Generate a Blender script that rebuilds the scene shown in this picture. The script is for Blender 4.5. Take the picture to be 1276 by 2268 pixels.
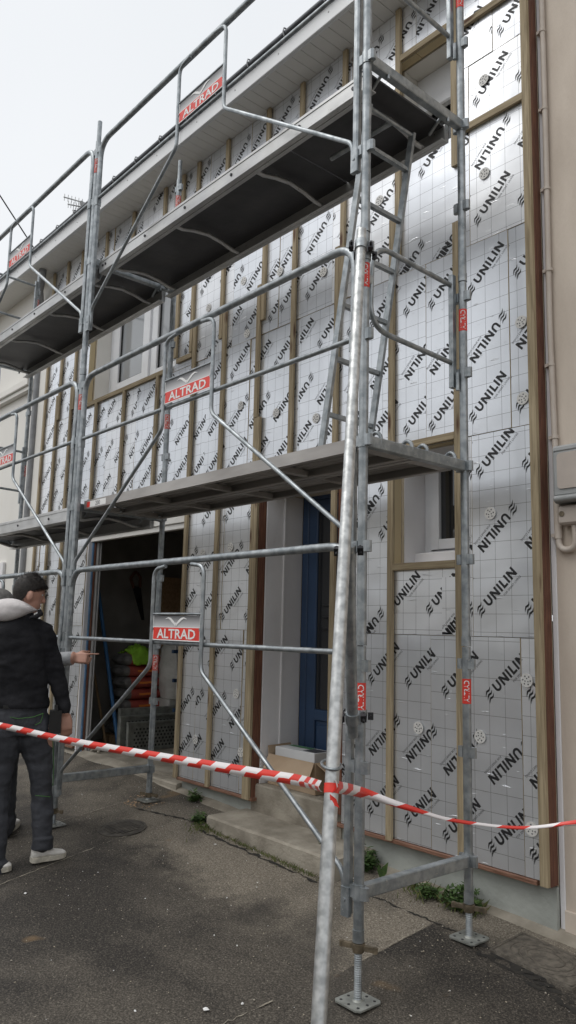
import bpy, bmesh, math, random
from mathutils import Vector, Matrix, noise
random.seed(7)
SC = bpy.context.scene
COL = SC.collection
for _o in list(bpy.data.objects):
    bpy.data.objects.remove(_o)

# ------------------------------------------------------------------ camera
CAM_POS = Vector((2.4461, -2.5746, 1.1132))
YAW, PITCH, ROLL, FOC = -0.8576, 0.1512, 0.0249, 1706.23 / 1276.0
_f = Vector((math.sin(YAW) * math.cos(PITCH), math.cos(YAW) * math.cos(PITCH), math.sin(PITCH)))
_r = Vector((math.cos(YAW), -math.sin(YAW), 0))
_u = _r.cross(_f)
_r2 = _r * math.cos(ROLL) + _u * math.sin(ROLL)
_u2 = -_r * math.sin(ROLL) + _u * math.cos(ROLL)
cam = bpy.data.cameras.new('camera')
cam.sensor_fit = 'HORIZONTAL'; cam.sensor_width = 36.0; cam.lens = 36.0 * FOC
cam.clip_start = 0.05; cam.clip_end = 3000
camo = bpy.data.objects.new('camera', cam); COL.objects.link(camo)
camo.matrix_world = Matrix(((_r2.x, _u2.x, -_f.x, CAM_POS.x), (_r2.y, _u2.y, -_f.y, CAM_POS.y), (_r2.z, _u2.z, -_f.z, CAM_POS.z), (0, 0, 0, 1)))
SC.camera = camo

# ------------------------------------------------------------------ world, sun, exposure
SUN_EL, SUN_AZ = math.radians(58), math.radians(-152)     # compass angle of the sun, from +Y towards +X
w = bpy.data.worlds.new('World'); SC.world = w; w.use_nodes = True
nt = w.node_tree; nt.nodes.clear()
out = nt.nodes.new('ShaderNodeOutputWorld'); bg = nt.nodes.new('ShaderNodeBackground')
sky = nt.nodes.new('ShaderNodeTexSky'); sky.sky_type = 'NISHITA'; sky.sun_disc = False
sky.sun_elevation = SUN_EL; sky.sun_rotation = SUN_AZ; sky.dust_density = 4.0; sky.air_density = 1.0
hs = nt.nodes.new('ShaderNodeHueSaturation'); hs.inputs['Saturation'].default_value = 0.10
mx = nt.nodes.new('ShaderNodeMix'); mx.data_type = 'RGBA'; mx.inputs[0].default_value = 0.82
tc = nt.nodes.new('ShaderNodeTexCoord'); nz = nt.nodes.new('ShaderNodeTexNoise'); nz.inputs['Scale'].default_value = 1.3; nz.inputs['Detail'].default_value = 3
rp = nt.nodes.new('ShaderNodeValToRGB')
rp.color_ramp.elements[0].position = 0.25; rp.color_ramp.elements[0].color = (7.0, 7.25, 7.55, 1)
rp.color_ramp.elements[1].position = 0.75; rp.color_ramp.elements[1].color = (7.9, 8.05, 8.25, 1)
nt.links.new(tc.outputs['Generated'], nz.inputs['Vector']); nt.links.new(nz.outputs['Fac'], rp.inputs['Fac'])
nt.links.new(sky.outputs[0], hs.inputs['Color']); nt.links.new(hs.outputs[0], mx.inputs[6]); nt.links.new(rp.outputs[0], mx.inputs[7])
nt.links.new(mx.outputs[2], bg.inputs['Color']); bg.inputs['Strength'].default_value = 0.108
nt.links.new(bg.outputs[0], out.inputs['Surface'])
sd = bpy.data.lights.new('sun', 'SUN'); sd.energy = 1.0; sd.angle = math.radians(40); sd.color = (1, 0.97, 0.93)
so = bpy.data.objects.new('sun', sd); COL.objects.link(so)
_d = Vector((math.sin(SUN_AZ) * math.cos(SUN_EL), math.cos(SUN_AZ) * math.cos(SUN_EL), math.sin(SUN_EL)))
so.rotation_euler = _d.to_track_quat('Z', 'Y').to_euler()
SC.view_settings.view_transform = 'Standard'; SC.view_settings.look = 'None'
SC.view_settings.exposure = 0.32; SC.view_settings.gamma = 1.0
SC.render.engine = 'CYCLES'
SC.cycles.max_bounces = 8; SC.cycles.use_denoising = True


def px(u, v, d):
    "the point seen at photo pixel u,v at depth d metres in front of the camera"
    k = FOC * 1276
    return CAM_POS + (_f + _r2 * ((u - 638) / k) - _u2 * ((v - 1134) / k)) * d


# ------------------------------------------------------------------ materials
def mat(name, color, rough=0.6, metal=0.0, var=0.0, vscale=8.0, bump=0.0, bscale=40.0, col2=None, detail=4.0, spec=0.5, stretch=None, bdist=0.01):
    m = bpy.data.materials.new(name); m.use_nodes = True
    n = m.node_tree; b = n.nodes['Principled BSDF']
    b.inputs['Base Color'].default_value = (*color, 1); b.inputs['Roughness'].default_value = rough
    b.inputs['Metallic'].default_value = metal; b.inputs['Specular IOR Level'].default_value = spec
    t = n.nodes.new('ShaderNodeTexCoord'); src = t.outputs['Object']
    if stretch:
        mp = n.nodes.new('ShaderNodeMapping'); mp.inputs['Scale'].default_value = stretch
        n.links.new(src, mp.inputs['Vector']); src = mp.outputs[0]
    if var or col2:
        z = n.nodes.new('ShaderNodeTexNoise'); z.inputs['Scale'].default_value = vscale; z.inputs['Detail'].default_value = detail
        n.links.new(src, z.inputs['Vector'])
        c2 = col2 or tuple(min(1, c * (1 + var)) for c in color)
        c1 = color if col2 else tuple(c * (1 - var) for c in color)
        r = n.nodes.new('ShaderNodeValToRGB'); r.color_ramp.elements[0].position = 0.35; r.color_ramp.elements[1].position = 0.65
        r.color_ramp.elements[0].color = (*c1, 1); r.color_ramp.elements[1].color = (*c2, 1)
        n.links.new(z.outputs['Fac'], r.inputs['Fac']); n.links.new(r.outputs[0], b.inputs['Base Color'])
    if bump:
        z2 = n.nodes.new('ShaderNodeTexNoise'); z2.inputs['Scale'].default_value = bscale; z2.inputs['Detail'].default_value = 5
        n.links.new(src, z2.inputs['Vector'])
        bp = n.nodes.new('ShaderNodeBump'); bp.inputs['Strength'].default_value = bump; bp.inputs['Distance'].default_value = bdist
        n.links.new(z2.outputs['Fac'], bp.inputs['Height']); n.links.new(bp.outputs[0], b.inputs['Normal'])
    return m


M = {}
M['galv'] = mat('galvanised steel', (0.24, 0.265, 0.28), 0.42, 0.75, col2=(0.40, 0.425, 0.44), vscale=22, bump=0.15, bscale=60, bdist=0.002)
def splash(m, col, thr):
    n = m.node_tree; b = n.nodes['Principled BSDF']; src = b.inputs['Base Color'].links[0].from_socket
    t = n.nodes.new('ShaderNodeTexCoord'); z = n.nodes.new('ShaderNodeTexNoise'); z.inputs['Scale'].default_value = 55; z.inputs['Detail'].default_value = 6; z.inputs['Roughness'].default_value = .7
    r = n.nodes.new('ShaderNodeValToRGB'); r.color_ramp.elements[0].position = thr; r.color_ramp.elements[1].position = thr + .05
    k = n.nodes.new('ShaderNodeMix'); k.data_type = 'RGBA'; k.inputs[7].default_value = (*col, 1)
    n.links.new(t.outputs['Object'], z.inputs['Vector']); n.links.new(z.outputs['Fac'], r.inputs['Fac']); n.links.new(r.outputs[0], k.inputs[0]); n.links.new(src, k.inputs[6]); n.links.new(k.outputs[2], b.inputs['Base Color'])
    z2 = n.nodes.new('ShaderNodeTexNoise'); z2.inputs['Scale'].default_value = 7; z2.inputs['Detail'].default_value = 4; n.links.new(t.outputs['Object'], z2.inputs['Vector'])
    mr = n.nodes.new('ShaderNodeMapRange'); mr.inputs[1].default_value = .35; mr.inputs[2].default_value = .65; mr.inputs[3].default_value = .32; mr.inputs[4].default_value = .58; n.links.new(z2.outputs['Fac'], mr.inputs[0]); n.links.new(mr.outputs[0], b.inputs['Roughness'])


splash(M['galv'], (0.52, 0.51, 0.48), .64)
M['galv_raker'] = mat('bright spangled galvanising', (0.34, 0.35, 0.35), 0.42, 0.7, col2=(0.58, 0.59, 0.585), vscale=30, detail=2, bump=0.2, bscale=50, bdist=0.002)
M['alu'] = mat('worn aluminium', (0.42, 0.42, 0.42), 0.45, 0.65, col2=(0.56, 0.56, 0.55), vscale=9, bump=0.1, bscale=30, stretch=(0.3, 1, 1), bdist=0.002)
splash(M['alu'], (0.20, 0.19, 0.175), .62)
M['steeldeck'] = mat('dirty steel plank', (0.29, 0.27, 0.255), 0.5, 0.45, col2=(0.47, 0.45, 0.43), vscale=5, bump=0.15, bscale=30, stretch=(0.25, 1, 1), bdist=0.003)
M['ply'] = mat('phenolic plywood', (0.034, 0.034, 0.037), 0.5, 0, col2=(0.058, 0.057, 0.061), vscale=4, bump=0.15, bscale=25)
M['rust'] = mat('brass brown casting', (0.16, 0.13, 0.09), 0.6, 0.5, var=0.4, vscale=25, bump=0.3, bscale=60)
M['plate'] = mat('base plate steel', (0.28, 0.29, 0.27), 0.5, 0.5, var=0.25, vscale=14, bump=0.2, bscale=50)
M['darkmetal'] = mat('dark bolt steel', (0.06, 0.06, 0.065), 0.45, 0.8, var=0.3)
M['red'] = mat('red print', (0.70, 0.045, 0.03), 0.45, 0, var=0.08, vscale=15)
M['redworn'] = mat('worn red sticker', (0.55, 0.05, 0.045), 0.5, 0, col2=(0.60, 0.22, 0.19), vscale=55)
M['white'] = mat('white print', (0.78, 0.78, 0.77), 0.5, 0, var=0.04)
M['black'] = mat('black print ink', (0.018, 0.018, 0.02), 0.45)
M['inkgrey'] = mat('grey print ink', (0.10, 0.10, 0.11), 0.45)
M['brownwood'] = mat('red brown treated wood', (0.105, 0.040, 0.024), 0.6, 0, col2=(0.20, 0.085, 0.048), vscale=6, bump=0.3, bscale=30, stretch=(14, 14, 1.2))
M['railwood'] = mat('red brown rail wood', (0.16, 0.075, 0.045), 0.6, 0, col2=(0.28, 0.15, 0.10), vscale=6, bump=0.3, bscale=30, stretch=(1.2, 14, 14))
M['render'] = mat('pinkish render', (0.545, 0.47, 0.395), 0.85, 0, col2=(0.655, 0.575, 0.49), vscale=2.0, bump=0.5, bscale=40, bdist=0.004, stretch=(2.5, 2.5, .7))
M['cream'] = mat('cream render', (0.72, 0.70, 0.655), 0.85, 0, col2=(0.78, 0.765, 0.725), vscale=1.2, bump=0.15, bscale=90, bdist=0.003)
M['yellowcream'] = mat('rough cream render', (0.60, 0.52, 0.40), 0.9, 0, col2=(0.68, 0.60, 0.47), vscale=9, bump=0.5, bscale=60)
M['reveal'] = mat('white painted reveal', (0.72, 0.71, 0.72), 0.7, 0, col2=(0.80, 0.79, 0.80), vscale=2.5, bump=0.12, bscale=40)
M['plinth'] = mat('grey green plinth', (0.31, 0.325, 0.30), 0.85, 0, col2=(0.42, 0.44, 0.41), vscale=3.5, bump=0.4, bscale=35)
M['concrete'] = mat('worn concrete', (0.22, 0.195, 0.155), 0.9, 0, col2=(0.38, 0.345, 0.285), vscale=5, bump=0.6, bscale=55)
M['pvc'] = mat('white pvc', (0.72, 0.73, 0.75), 0.35, 0, var=0.03)
M['soffit'] = mat('white soffit board', (0.74, 0.73, 0.70), 0.55, 0, var=0.05, vscale=2)
M['fascia'] = mat('white fascia', (0.76, 0.77, 0.78), 0.45, 0, var=0.04, vscale=2)
M['gutter'] = mat('dark zinc gutter', (0.09, 0.095, 0.105), 0.45, 0.5, var=0.2)
M['slate'] = mat('slate roof', (0.06, 0.065, 0.075), 0.6, 0, var=0.3, vscale=12)
M['zincpipe'] = mat('grey zinc pipe', (0.26, 0.265, 0.275), 0.5, 0.3, var=0.15)
M['blue'] = mat('dark blue paint', (0.033, 0.066, 0.135), 0.38, 0, var=0.15, vscale=3)
M['bluelight'] = mat('blue plastic', (0.06, 0.19, 0.42), 0.5, 0, var=0.1)
M['bluetape'] = mat('blue masking film', (0.13, 0.25, 0.42), 0.5, 0, var=0.2, vscale=12)
M['greyframe'] = mat('pale grey door track', (0.42, 0.42, 0.42), 0.5, 0.3, var=0.1)
M['block'] = mat('dusty block wall', (0.19, 0.18, 0.165), 0.95, 0, col2=(0.28, 0.265, 0.245), vscale=3, bump=0.5, bscale=30)
M['sackred'] = mat('red paper sack', (0.27, 0.04, 0.03), 0.6, 0, col2=(0.40, 0.085, 0.06), vscale=9, bump=0.5, bscale=14)
M['sackgrey'] = mat('grey sack end', (0.15, 0.145, 0.14), 0.7, 0, var=0.3, vscale=14, bump=0.6, bscale=18)
M['sackink'] = mat('orange sack lettering', (0.75, 0.22, 0.04), 0.6)
M['hivis'] = mat('yellow green fabric', (0.26, 0.52, 0.04), 0.7, 0, var=0.2, vscale=9, bump=0.4, bscale=20)
M['osb'] = mat('chipboard', (0.38, 0.235, 0.125), 0.8, 0, col2=(0.50, 0.33, 0.19), vscale=30, bump=0.3, bscale=50)
M['bag'] = mat('white woven bag', (0.42, 0.41, 0.38), 0.8, 0, col2=(0.54, 0.53, 0.50), vscale=7, bump=0.8, bscale=8, bdist=0.03)
M['cardboard'] = mat('brown cardboard', (0.40, 0.29, 0.19), 0.85, 0, col2=(0.48, 0.36, 0.25), vscale=5, bump=0.1, bscale=40)
M['whitecard'] = mat('white carton', (0.70, 0.71, 0.72), 0.5, 0, var=0.03)
M['greencard'] = mat('green carton print', (0.06, 0.22, 0.08), 0.5)
M['meter'] = mat('grey meter box', (0.30, 0.31, 0.31), 0.5, 0, col2=(0.38, 0.39, 0.39), vscale=5, bump=0.1, bscale=60)
M['beigebox'] = mat('beige painted box', (0.48, 0.42, 0.37), 0.6, 0, var=0.07, vscale=6)
M['pipepaint'] = mat('beige painted conduit', (0.50, 0.435, 0.375), 0.6, 0, col2=(0.56, 0.50, 0.44), vscale=9, bump=0.2, bscale=40)
M['skin'] = mat('skin', (0.46, 0.25, 0.185), 0.5, 0, var=0.08, vscale=14)
M['hair'] = mat('dark brown hair', (0.008, 0.006, 0.005), 0.55, 0, col2=(0.026, 0.019, 0.015), vscale=70, bump=0.9, bscale=140, bdist=0.006)
M['sweater'] = mat('black fleece', (0.012, 0.012, 0.014), 0.92, 0, col2=(0.022, 0.022, 0.025), vscale=9, bump=0.7, bscale=9, bdist=0.03, spec=0.2)
M['hood'] = mat('pale grey hood', (0.58, 0.55, 0.545), 0.9, 0, col2=(0.70, 0.67, 0.665), vscale=8, bump=0.7, bscale=11, bdist=0.02)
M['trousers'] = mat('slate work trousers', (0.028, 0.030, 0.036), 0.85, 0, col2=(0.055, 0.058, 0.068), vscale=7, bump=0.8, bscale=10, bdist=0.03)
M['greyknit'] = mat('grey marl knit', (0.26, 0.27, 0.28), 0.9, 0, col2=(0.34, 0.35, 0.36), vscale=40, bump=0.5, bscale=14)
M['capcloth'] = mat('grey cap cloth', (0.14, 0.135, 0.13), 0.9, 0, var=0.2, vscale=30, bump=0.4, bscale=60)
M['shoe'] = mat('off white trainer', (0.60, 0.58, 0.54), 0.7, 0, col2=(0.76, 0.74, 0.71), vscale=18, bump=0.3, bscale=40)
M['sole'] = mat('trainer sole', (0.48, 0.45, 0.38), 0.8, 0, var=0.25, vscale=30)
M['greenstitch'] = mat('green stitching', (0.05, 0.16, 0.03), 0.8)
M['leaf'] = mat('weed leaf', (0.035, 0.075, 0.02), 0.6, 0, col2=(0.075, 0.13, 0.03), vscale=30)
M['grassblade'] = mat('grass blade', (0.09, 0.13, 0.03), 0.7, 0, col2=(0.16, 0.16, 0.06), vscale=20)
M['crumb'] = mat('pale gravel crumb', (0.34, 0.30, 0.23), 0.9, 0, var=0.3, vscale=80)
M['darkrubber'] = mat('black rubber', (0.012, 0.012, 0.012), 0.6)
M['iron'] = mat('cast iron', (0.045, 0.04, 0.035), 0.8, 0.2, col2=(0.10, 0.09, 0.075), vscale=14, bump=0.5, bscale=60)
M['woodpole'] = mat('wooden handle', (0.30, 0.20, 0.11), 0.7, 0, var=0.15, vscale=10)
M['discwhite'] = mat('white plastic washer', (0.70, 0.69, 0.66), 0.5, 0, var=0.05)
M['foamedge'] = mat('foam board edge', (0.55, 0.45, 0.28), 0.9)


def batten_mat():
    m = bpy.data.materials.new('green treated pine'); m.use_nodes = True
    n = m.node_tree; b = n.nodes['Principled BSDF']; b.inputs['Roughness'].default_value = 0.75
    t = n.nodes.new('ShaderNodeTexCoord'); oi = n.nodes.new('ShaderNodeObjectInfo')
    add = n.nodes.new('ShaderNodeVectorMath'); add.operation = 'ADD'
    mul = n.nodes.new('ShaderNodeVectorMath'); mul.operation = 'SCALE'; mul.inputs['Scale'].default_value = 37.0
    cmb = n.nodes.new('ShaderNodeCombineXYZ')
    for i in range(3): n.links.new(oi.outputs['Random'], cmb.inputs[i])
    n.links.new(cmb.outputs[0], mul.inputs[0]); n.links.new(t.outputs['Object'], add.inputs[0]); n.links.new(mul.outputs[0], add.inputs[1])
    mp = n.nodes.new('ShaderNodeMapping'); mp.inputs['Scale'].default_value = (34, 34, 1.6); n.links.new(add.outputs[0], mp.inputs['Vector'])
    z = n.nodes.new('ShaderNodeTexNoise'); z.inputs['Scale'].default_value = 2.2; z.inputs['Detail'].default_value = 5; z.inputs['Distortion'].default_value = 0.6
    n.links.new(mp.outputs[0], z.inputs['Vector'])
    r = n.nodes.new('ShaderNodeValToRGB'); r.color_ramp.elements[0].position = 0.3; r.color_ramp.elements[1].position = 0.7
    r.color_ramp.elements[0].color = (0.235, 0.182, 0.108, 1); r.color_ramp.elements[1].color = (0.46, 0.375, 0.245, 1)
    n.links.new(z.outputs['Fac'], r.inputs['Fac'])
    v = n.nodes.new('ShaderNodeTexVoronoi'); v.inputs['Scale'].default_value = 1.0
    mp2 = n.nodes.new('ShaderNodeMapping'); mp2.inputs['Scale'].default_value = (9, 9, 2.1); n.links.new(add.outputs[0], mp2.inputs['Vector']); n.links.new(mp2.outputs[0], v.inputs['Vector'])
    r2 = n.nodes.new('ShaderNodeValToRGB'); r2.color_ramp.elements[0].position = 0.07; r2.color_ramp.elements[1].position = 0.17
    r2.color_ramp.elements[0].color = (1, 1, 1, 1); r2.color_ramp.elements[1].color = (0, 0, 0, 1)
    n.links.new(v.outputs['Distance'], r2.inputs['Fac'])
    mxx = n.nodes.new('ShaderNodeMix'); mxx.data_type = 'RGBA'; mxx.inputs[7].default_value = (0.10, 0.045, 0.022, 1)
    n.links.new(r2.outputs[0], mxx.inputs[0]); n.links.new(r.outputs[0], mxx.inputs[6]); n.links.new(mxx.outputs[2], b.inputs['Base Color'])
    bp = n.nodes.new('ShaderNodeBump'); bp.inputs['Strength'].default_value = 0.3; bp.inputs['Distance'].default_value = 0.003
    n.links.new(z.outputs['Fac'], bp.inputs['Height']); n.links.new(bp.outputs[0], b.inputs['Normal'])
    return m


M['batten'] = batten_mat()


def foil_mat(name, base, rough):
    "printed aluminium facing: reflective foil, 10 cm grid of thin printed lines in panel coordinates, slight buckling"
    m = bpy.data.materials.new(name); m.use_nodes = True
    n = m.node_tree; b = n.nodes['Principled BSDF']
    b.inputs['Metallic'].default_value = 0.76; b.inputs['Roughness'].default_value = rough
    uv = n.nodes.new('ShaderNodeUVMap'); uv.uv_map = 'UVMap'
    sx = n.nodes.new('ShaderNodeSeparateXYZ'); n.links.new(uv.outputs[0], sx.inputs[0])
    masks = []
    for i in (0, 1):
        a = n.nodes.new('ShaderNodeMath'); a.operation = 'MULTIPLY'; a.inputs[1].default_value = 10.0; n.links.new(sx.outputs[i], a.inputs[0])
        fr = n.nodes.new('ShaderNodeMath'); fr.operation = 'FRACT'; n.links.new(a.outputs[0], fr.inputs[0])
        lt = n.nodes.new('ShaderNodeMath'); lt.operation = 'LESS_THAN'; lt.inputs[1].default_value = 0.019; n.links.new(fr.outputs[0], lt.inputs[0])
        masks.append(lt)
    mxm = n.nodes.new('ShaderNodeMath'); mxm.operation = 'MAXIMUM'
    n.links.new(masks[0].outputs[0], mxm.inputs[0]); n.links.new(masks[1].outputs[0], mxm.inputs[1])
    t = n.nodes.new('ShaderNodeTexCoord')
    z = n.nodes.new('ShaderNodeTexNoise'); z.inputs['Scale'].default_value = 7; z.inputs['Detail'].default_value = 4; n.links.new(t.outputs['Object'], z.inputs['Vector'])
    r = n.nodes.new('ShaderNodeValToRGB'); r.color_ramp.elements[0].position = 0.3; r.color_ramp.elements[1].position = 0.7
    r.color_ramp.elements[0].color = (*[c * 0.94 for c in base], 1); r.color_ramp.elements[1].color = (*base, 1)
    n.links.new(z.outputs['Fac'], r.inputs['Fac'])
    mi = n.nodes.new('ShaderNodeMix'); mi.data_type = 'RGBA'; mi.inputs[7].default_value = (0.20, 0.20, 0.21, 1)
    n.links.new(mxm.outputs[0], mi.inputs[0]); n.links.new(r.outputs[0], mi.inputs[6]); n.links.new(mi.outputs[2], b.inputs['Base Color'])
    # wrinkles: broad buckling and a few sharp dents
    z1 = n.nodes.new('ShaderNodeTexNoise'); z1.inputs['Scale'].default_value = 2.3; z1.inputs['Detail'].default_value = 1.5; n.links.new(t.outputs['Object'], z1.inputs['Vector'])
    mp = n.nodes.new('ShaderNodeMapping'); mp.inputs['Scale'].default_value = (9, 1, 60); n.links.new(t.outputs['Object'], mp.inputs['Vector'])
    z2 = n.nodes.new('ShaderNodeTexNoise'); z2.inputs['Scale'].default_value = 1.0; z2.inputs['Detail'].default_value = 2; n.links.new(mp.outputs[0], z2.inputs['Vector'])
    r2 = n.nodes.new('ShaderNodeValToRGB'); r2.color_ramp.elements[0].position = 0.68; r2.color_ramp.elements[1].position = 0.78
    n.links.new(z2.outputs['Fac'], r2.inputs['Fac'])
    b1 = n.nodes.new('ShaderNodeBump'); b1.inputs['Strength'].default_value = 0.45; b1.inputs['Distance'].default_value = 0.035; n.links.new(z1.outputs['Fac'], b1.inputs['Height'])
    b2 = n.nodes.new('ShaderNodeBump'); b2.inputs['Strength'].default_value = 0.6; b2.inputs['Distance'].default_value = 0.004; n.links.new(r2.outputs[0], b2.inputs['Height'])
    n.links.new(b1.outputs[0], b2.inputs['Normal']); n.links.new(b2.outputs[0], b.inputs['Normal'])
    return m


M['foil'] = foil_mat('printed foil facing', (0.81, 0.835, 0.875), 0.34)
M['foil2'] = foil_mat('paler printed foil facing', (0.87, 0.885, 0.91), 0.40)


def glass_mat(name, col, rough=0.04):
    m = mat(name, col, rough, 0.0, spec=0.8); return m


M['glass'] = glass_mat('dark window glass', (0.02, 0.022, 0.025))
M['glasspale'] = glass_mat('pale reflecting glass', (0.30, 0.315, 0.33), 0.06)


def ground_mat():
    m = bpy.data.materials.new('worn asphalt'); m.use_nodes = True
    n = m.node_tree; b = n.nodes['Principled BSDF']; b.inputs['Roughness'].default_value = 0.8; b.inputs['Specular IOR Level'].default_value = 0.35
    t = n.nodes.new('ShaderNodeTexCoord'); P = t.outputs['Object']
    def noi(s, d=5, rgh=0.55, dist=0.0):
        z = n.nodes.new('ShaderNodeTexNoise'); z.inputs['Scale'].default_value = s; z.inputs['Detail'].default_value = d; z.inputs['Roughness'].default_value = rgh; z.inputs['Distortion'].default_value = dist
        n.links.new(P, z.inputs['Vector']); return z
    def ramp(src, stops):
        r = n.nodes.new('ShaderNodeValToRGB'); e = r.color_ramp.elements
        e[0].position, e[0].color = stops[0][0], (*stops[0][1], 1); e[1].position, e[1].color = stops[-1][0], (*stops[-1][1], 1)
        for p_, c_ in stops[1:-1]:
            q = e.new(p_); q.color = (*c_, 1)
        n.links.new(src, r.inputs['Fac']); return r
    def mix(f, a, bb):
        k = n.nodes.new('ShaderNodeMix'); k.data_type = 'RGBA'
        if isinstance(f, float): k.inputs[0].default_value = f
        else: n.links.new(f, k.inputs[0])
        for s_, i in ((a, 6), (bb, 7)):
            if isinstance(s_, tuple): k.inputs[i].default_value = (*s_, 1)
            else: n.links.new(s_, k.inputs[i])
        return k.outputs[2]
    def math_(op, a, bb, clamp=False):
        k = n.nodes.new('ShaderNodeMath'); k.operation = op; k.use_clamp = clamp
        for s_, i in ((a, 0), (bb, 1)):
            if isinstance(s_, (int, float)): k.inputs[i].default_value = s_
            else: n.links.new(s_, k.inputs[i])
        return k.outputs[0]
    fine = noi(115, 6, 0.75)
    base = ramp(fine.outputs['Fac'], [(0.36, (0.008, 0.007, 0.006)), (0.47, (0.022, 0.0193, 0.0165)), (0.56, (0.055, 0.048, 0.040)), (0.68, (0.17, 0.150, 0.125))]).outputs[0]
    pale = ramp(fine.outputs['Fac'], [(0.36, (0.080, 0.068, 0.053)), (0.50, (0.19, 0.165, 0.130)), (0.64, (0.38, 0.34, 0.28))]).outputs[0]
    sep = n.nodes.new('ShaderNodeSeparateXYZ'); n.links.new(P, sep.inputs[0])
    X_, Y_ = sep.outputs[0], sep.outputs[1]
    med = noi(1.9, 5, 0.6, 0.5); med2 = noi(6.5, 5, 0.65, 0.3)
    # dust trodden out from the wall: wide in front of the step, ending at the asphalt joint, narrow to the right of it
    right = math_('GREATER_THAN', X_, -0.225)
    bound = math_('MULTIPLY_ADD', right, 0.48); n.nodes[-1].inputs[2].default_value = 0.30
    yy = math_('ADD', Y_, math_('MULTIPLY', math_('SUBTRACT', med.outputs['Fac'], 0.5), 0.75))
    yy = math_('ADD', yy, math_('MULTIPLY', math_('SUBTRACT', med2.outputs['Fac'], 0.5), 0.45))
    mr = n.nodes.new('ShaderNodeMapRange'); mr.clamp = True; mr.inputs[1].default_value = -0.14; mr.inputs[2].default_value = 0.20; n.links.new(math_('SUBTRACT', yy, bound), mr.inputs[0])
    mx_ = n.nodes.new('ShaderNodeMapRange'); mx_.clamp = True; mx_.inputs[1].default_value = -2.55; mx_.inputs[2].default_value = -2.1; mx_.inputs[3].default_value = 0.45; mx_.inputs[4].default_value = 1.0; n.links.new(X_, mx_.inputs[0])
    fac = math_('MULTIPLY', mr.outputs[0], mx_.outputs[0])
    big = noi(0.9, 4, 0.6, 0.6)
    dustm = ramp(big.outputs['Fac'], [(0.44, (0, 0, 0)), (0.72, (0.55, 0.55, 0.55))]).outputs[0]
    fac = math_('MULTIPLY', math_('ADD', fac, dustm, True), 0.92, True)
    c = mix(fac, base, pale)
    # dark oil and damp stains
    st = noi(1.15, 3, 0.5, 0.8)
    sm = ramp(st.outputs['Fac'], [(0.56, (0, 0, 0)), (0.68, (0.6, 0.6, 0.6))]).outputs[0]
    c = mix(sm, c, (0.020, 0.0185, 0.0175))
    # ochre sand smears
    oc = noi(3.1, 2, 0.5)
    om = ramp(oc.outputs['Fac'], [(0.71, (0, 0, 0)), (0.76, (0.55, 0.55, 0.55))]).outputs[0]
    c = mix(om, c, (0.20, 0.13, 0.065))
    n.links.new(c, b.inputs['Base Color'])
    bp = n.nodes.new('ShaderNodeBump'); bp.inputs['Strength'].default_value = 0.6; bp.inputs['Distance'].default_value = 0.006
    n.links.new(fine.outputs['Fac'], bp.inputs['Height']); n.links.new(bp.outputs[0], b.inputs['Normal'])
    return m


M['asphalt'] = ground_mat()


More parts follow.
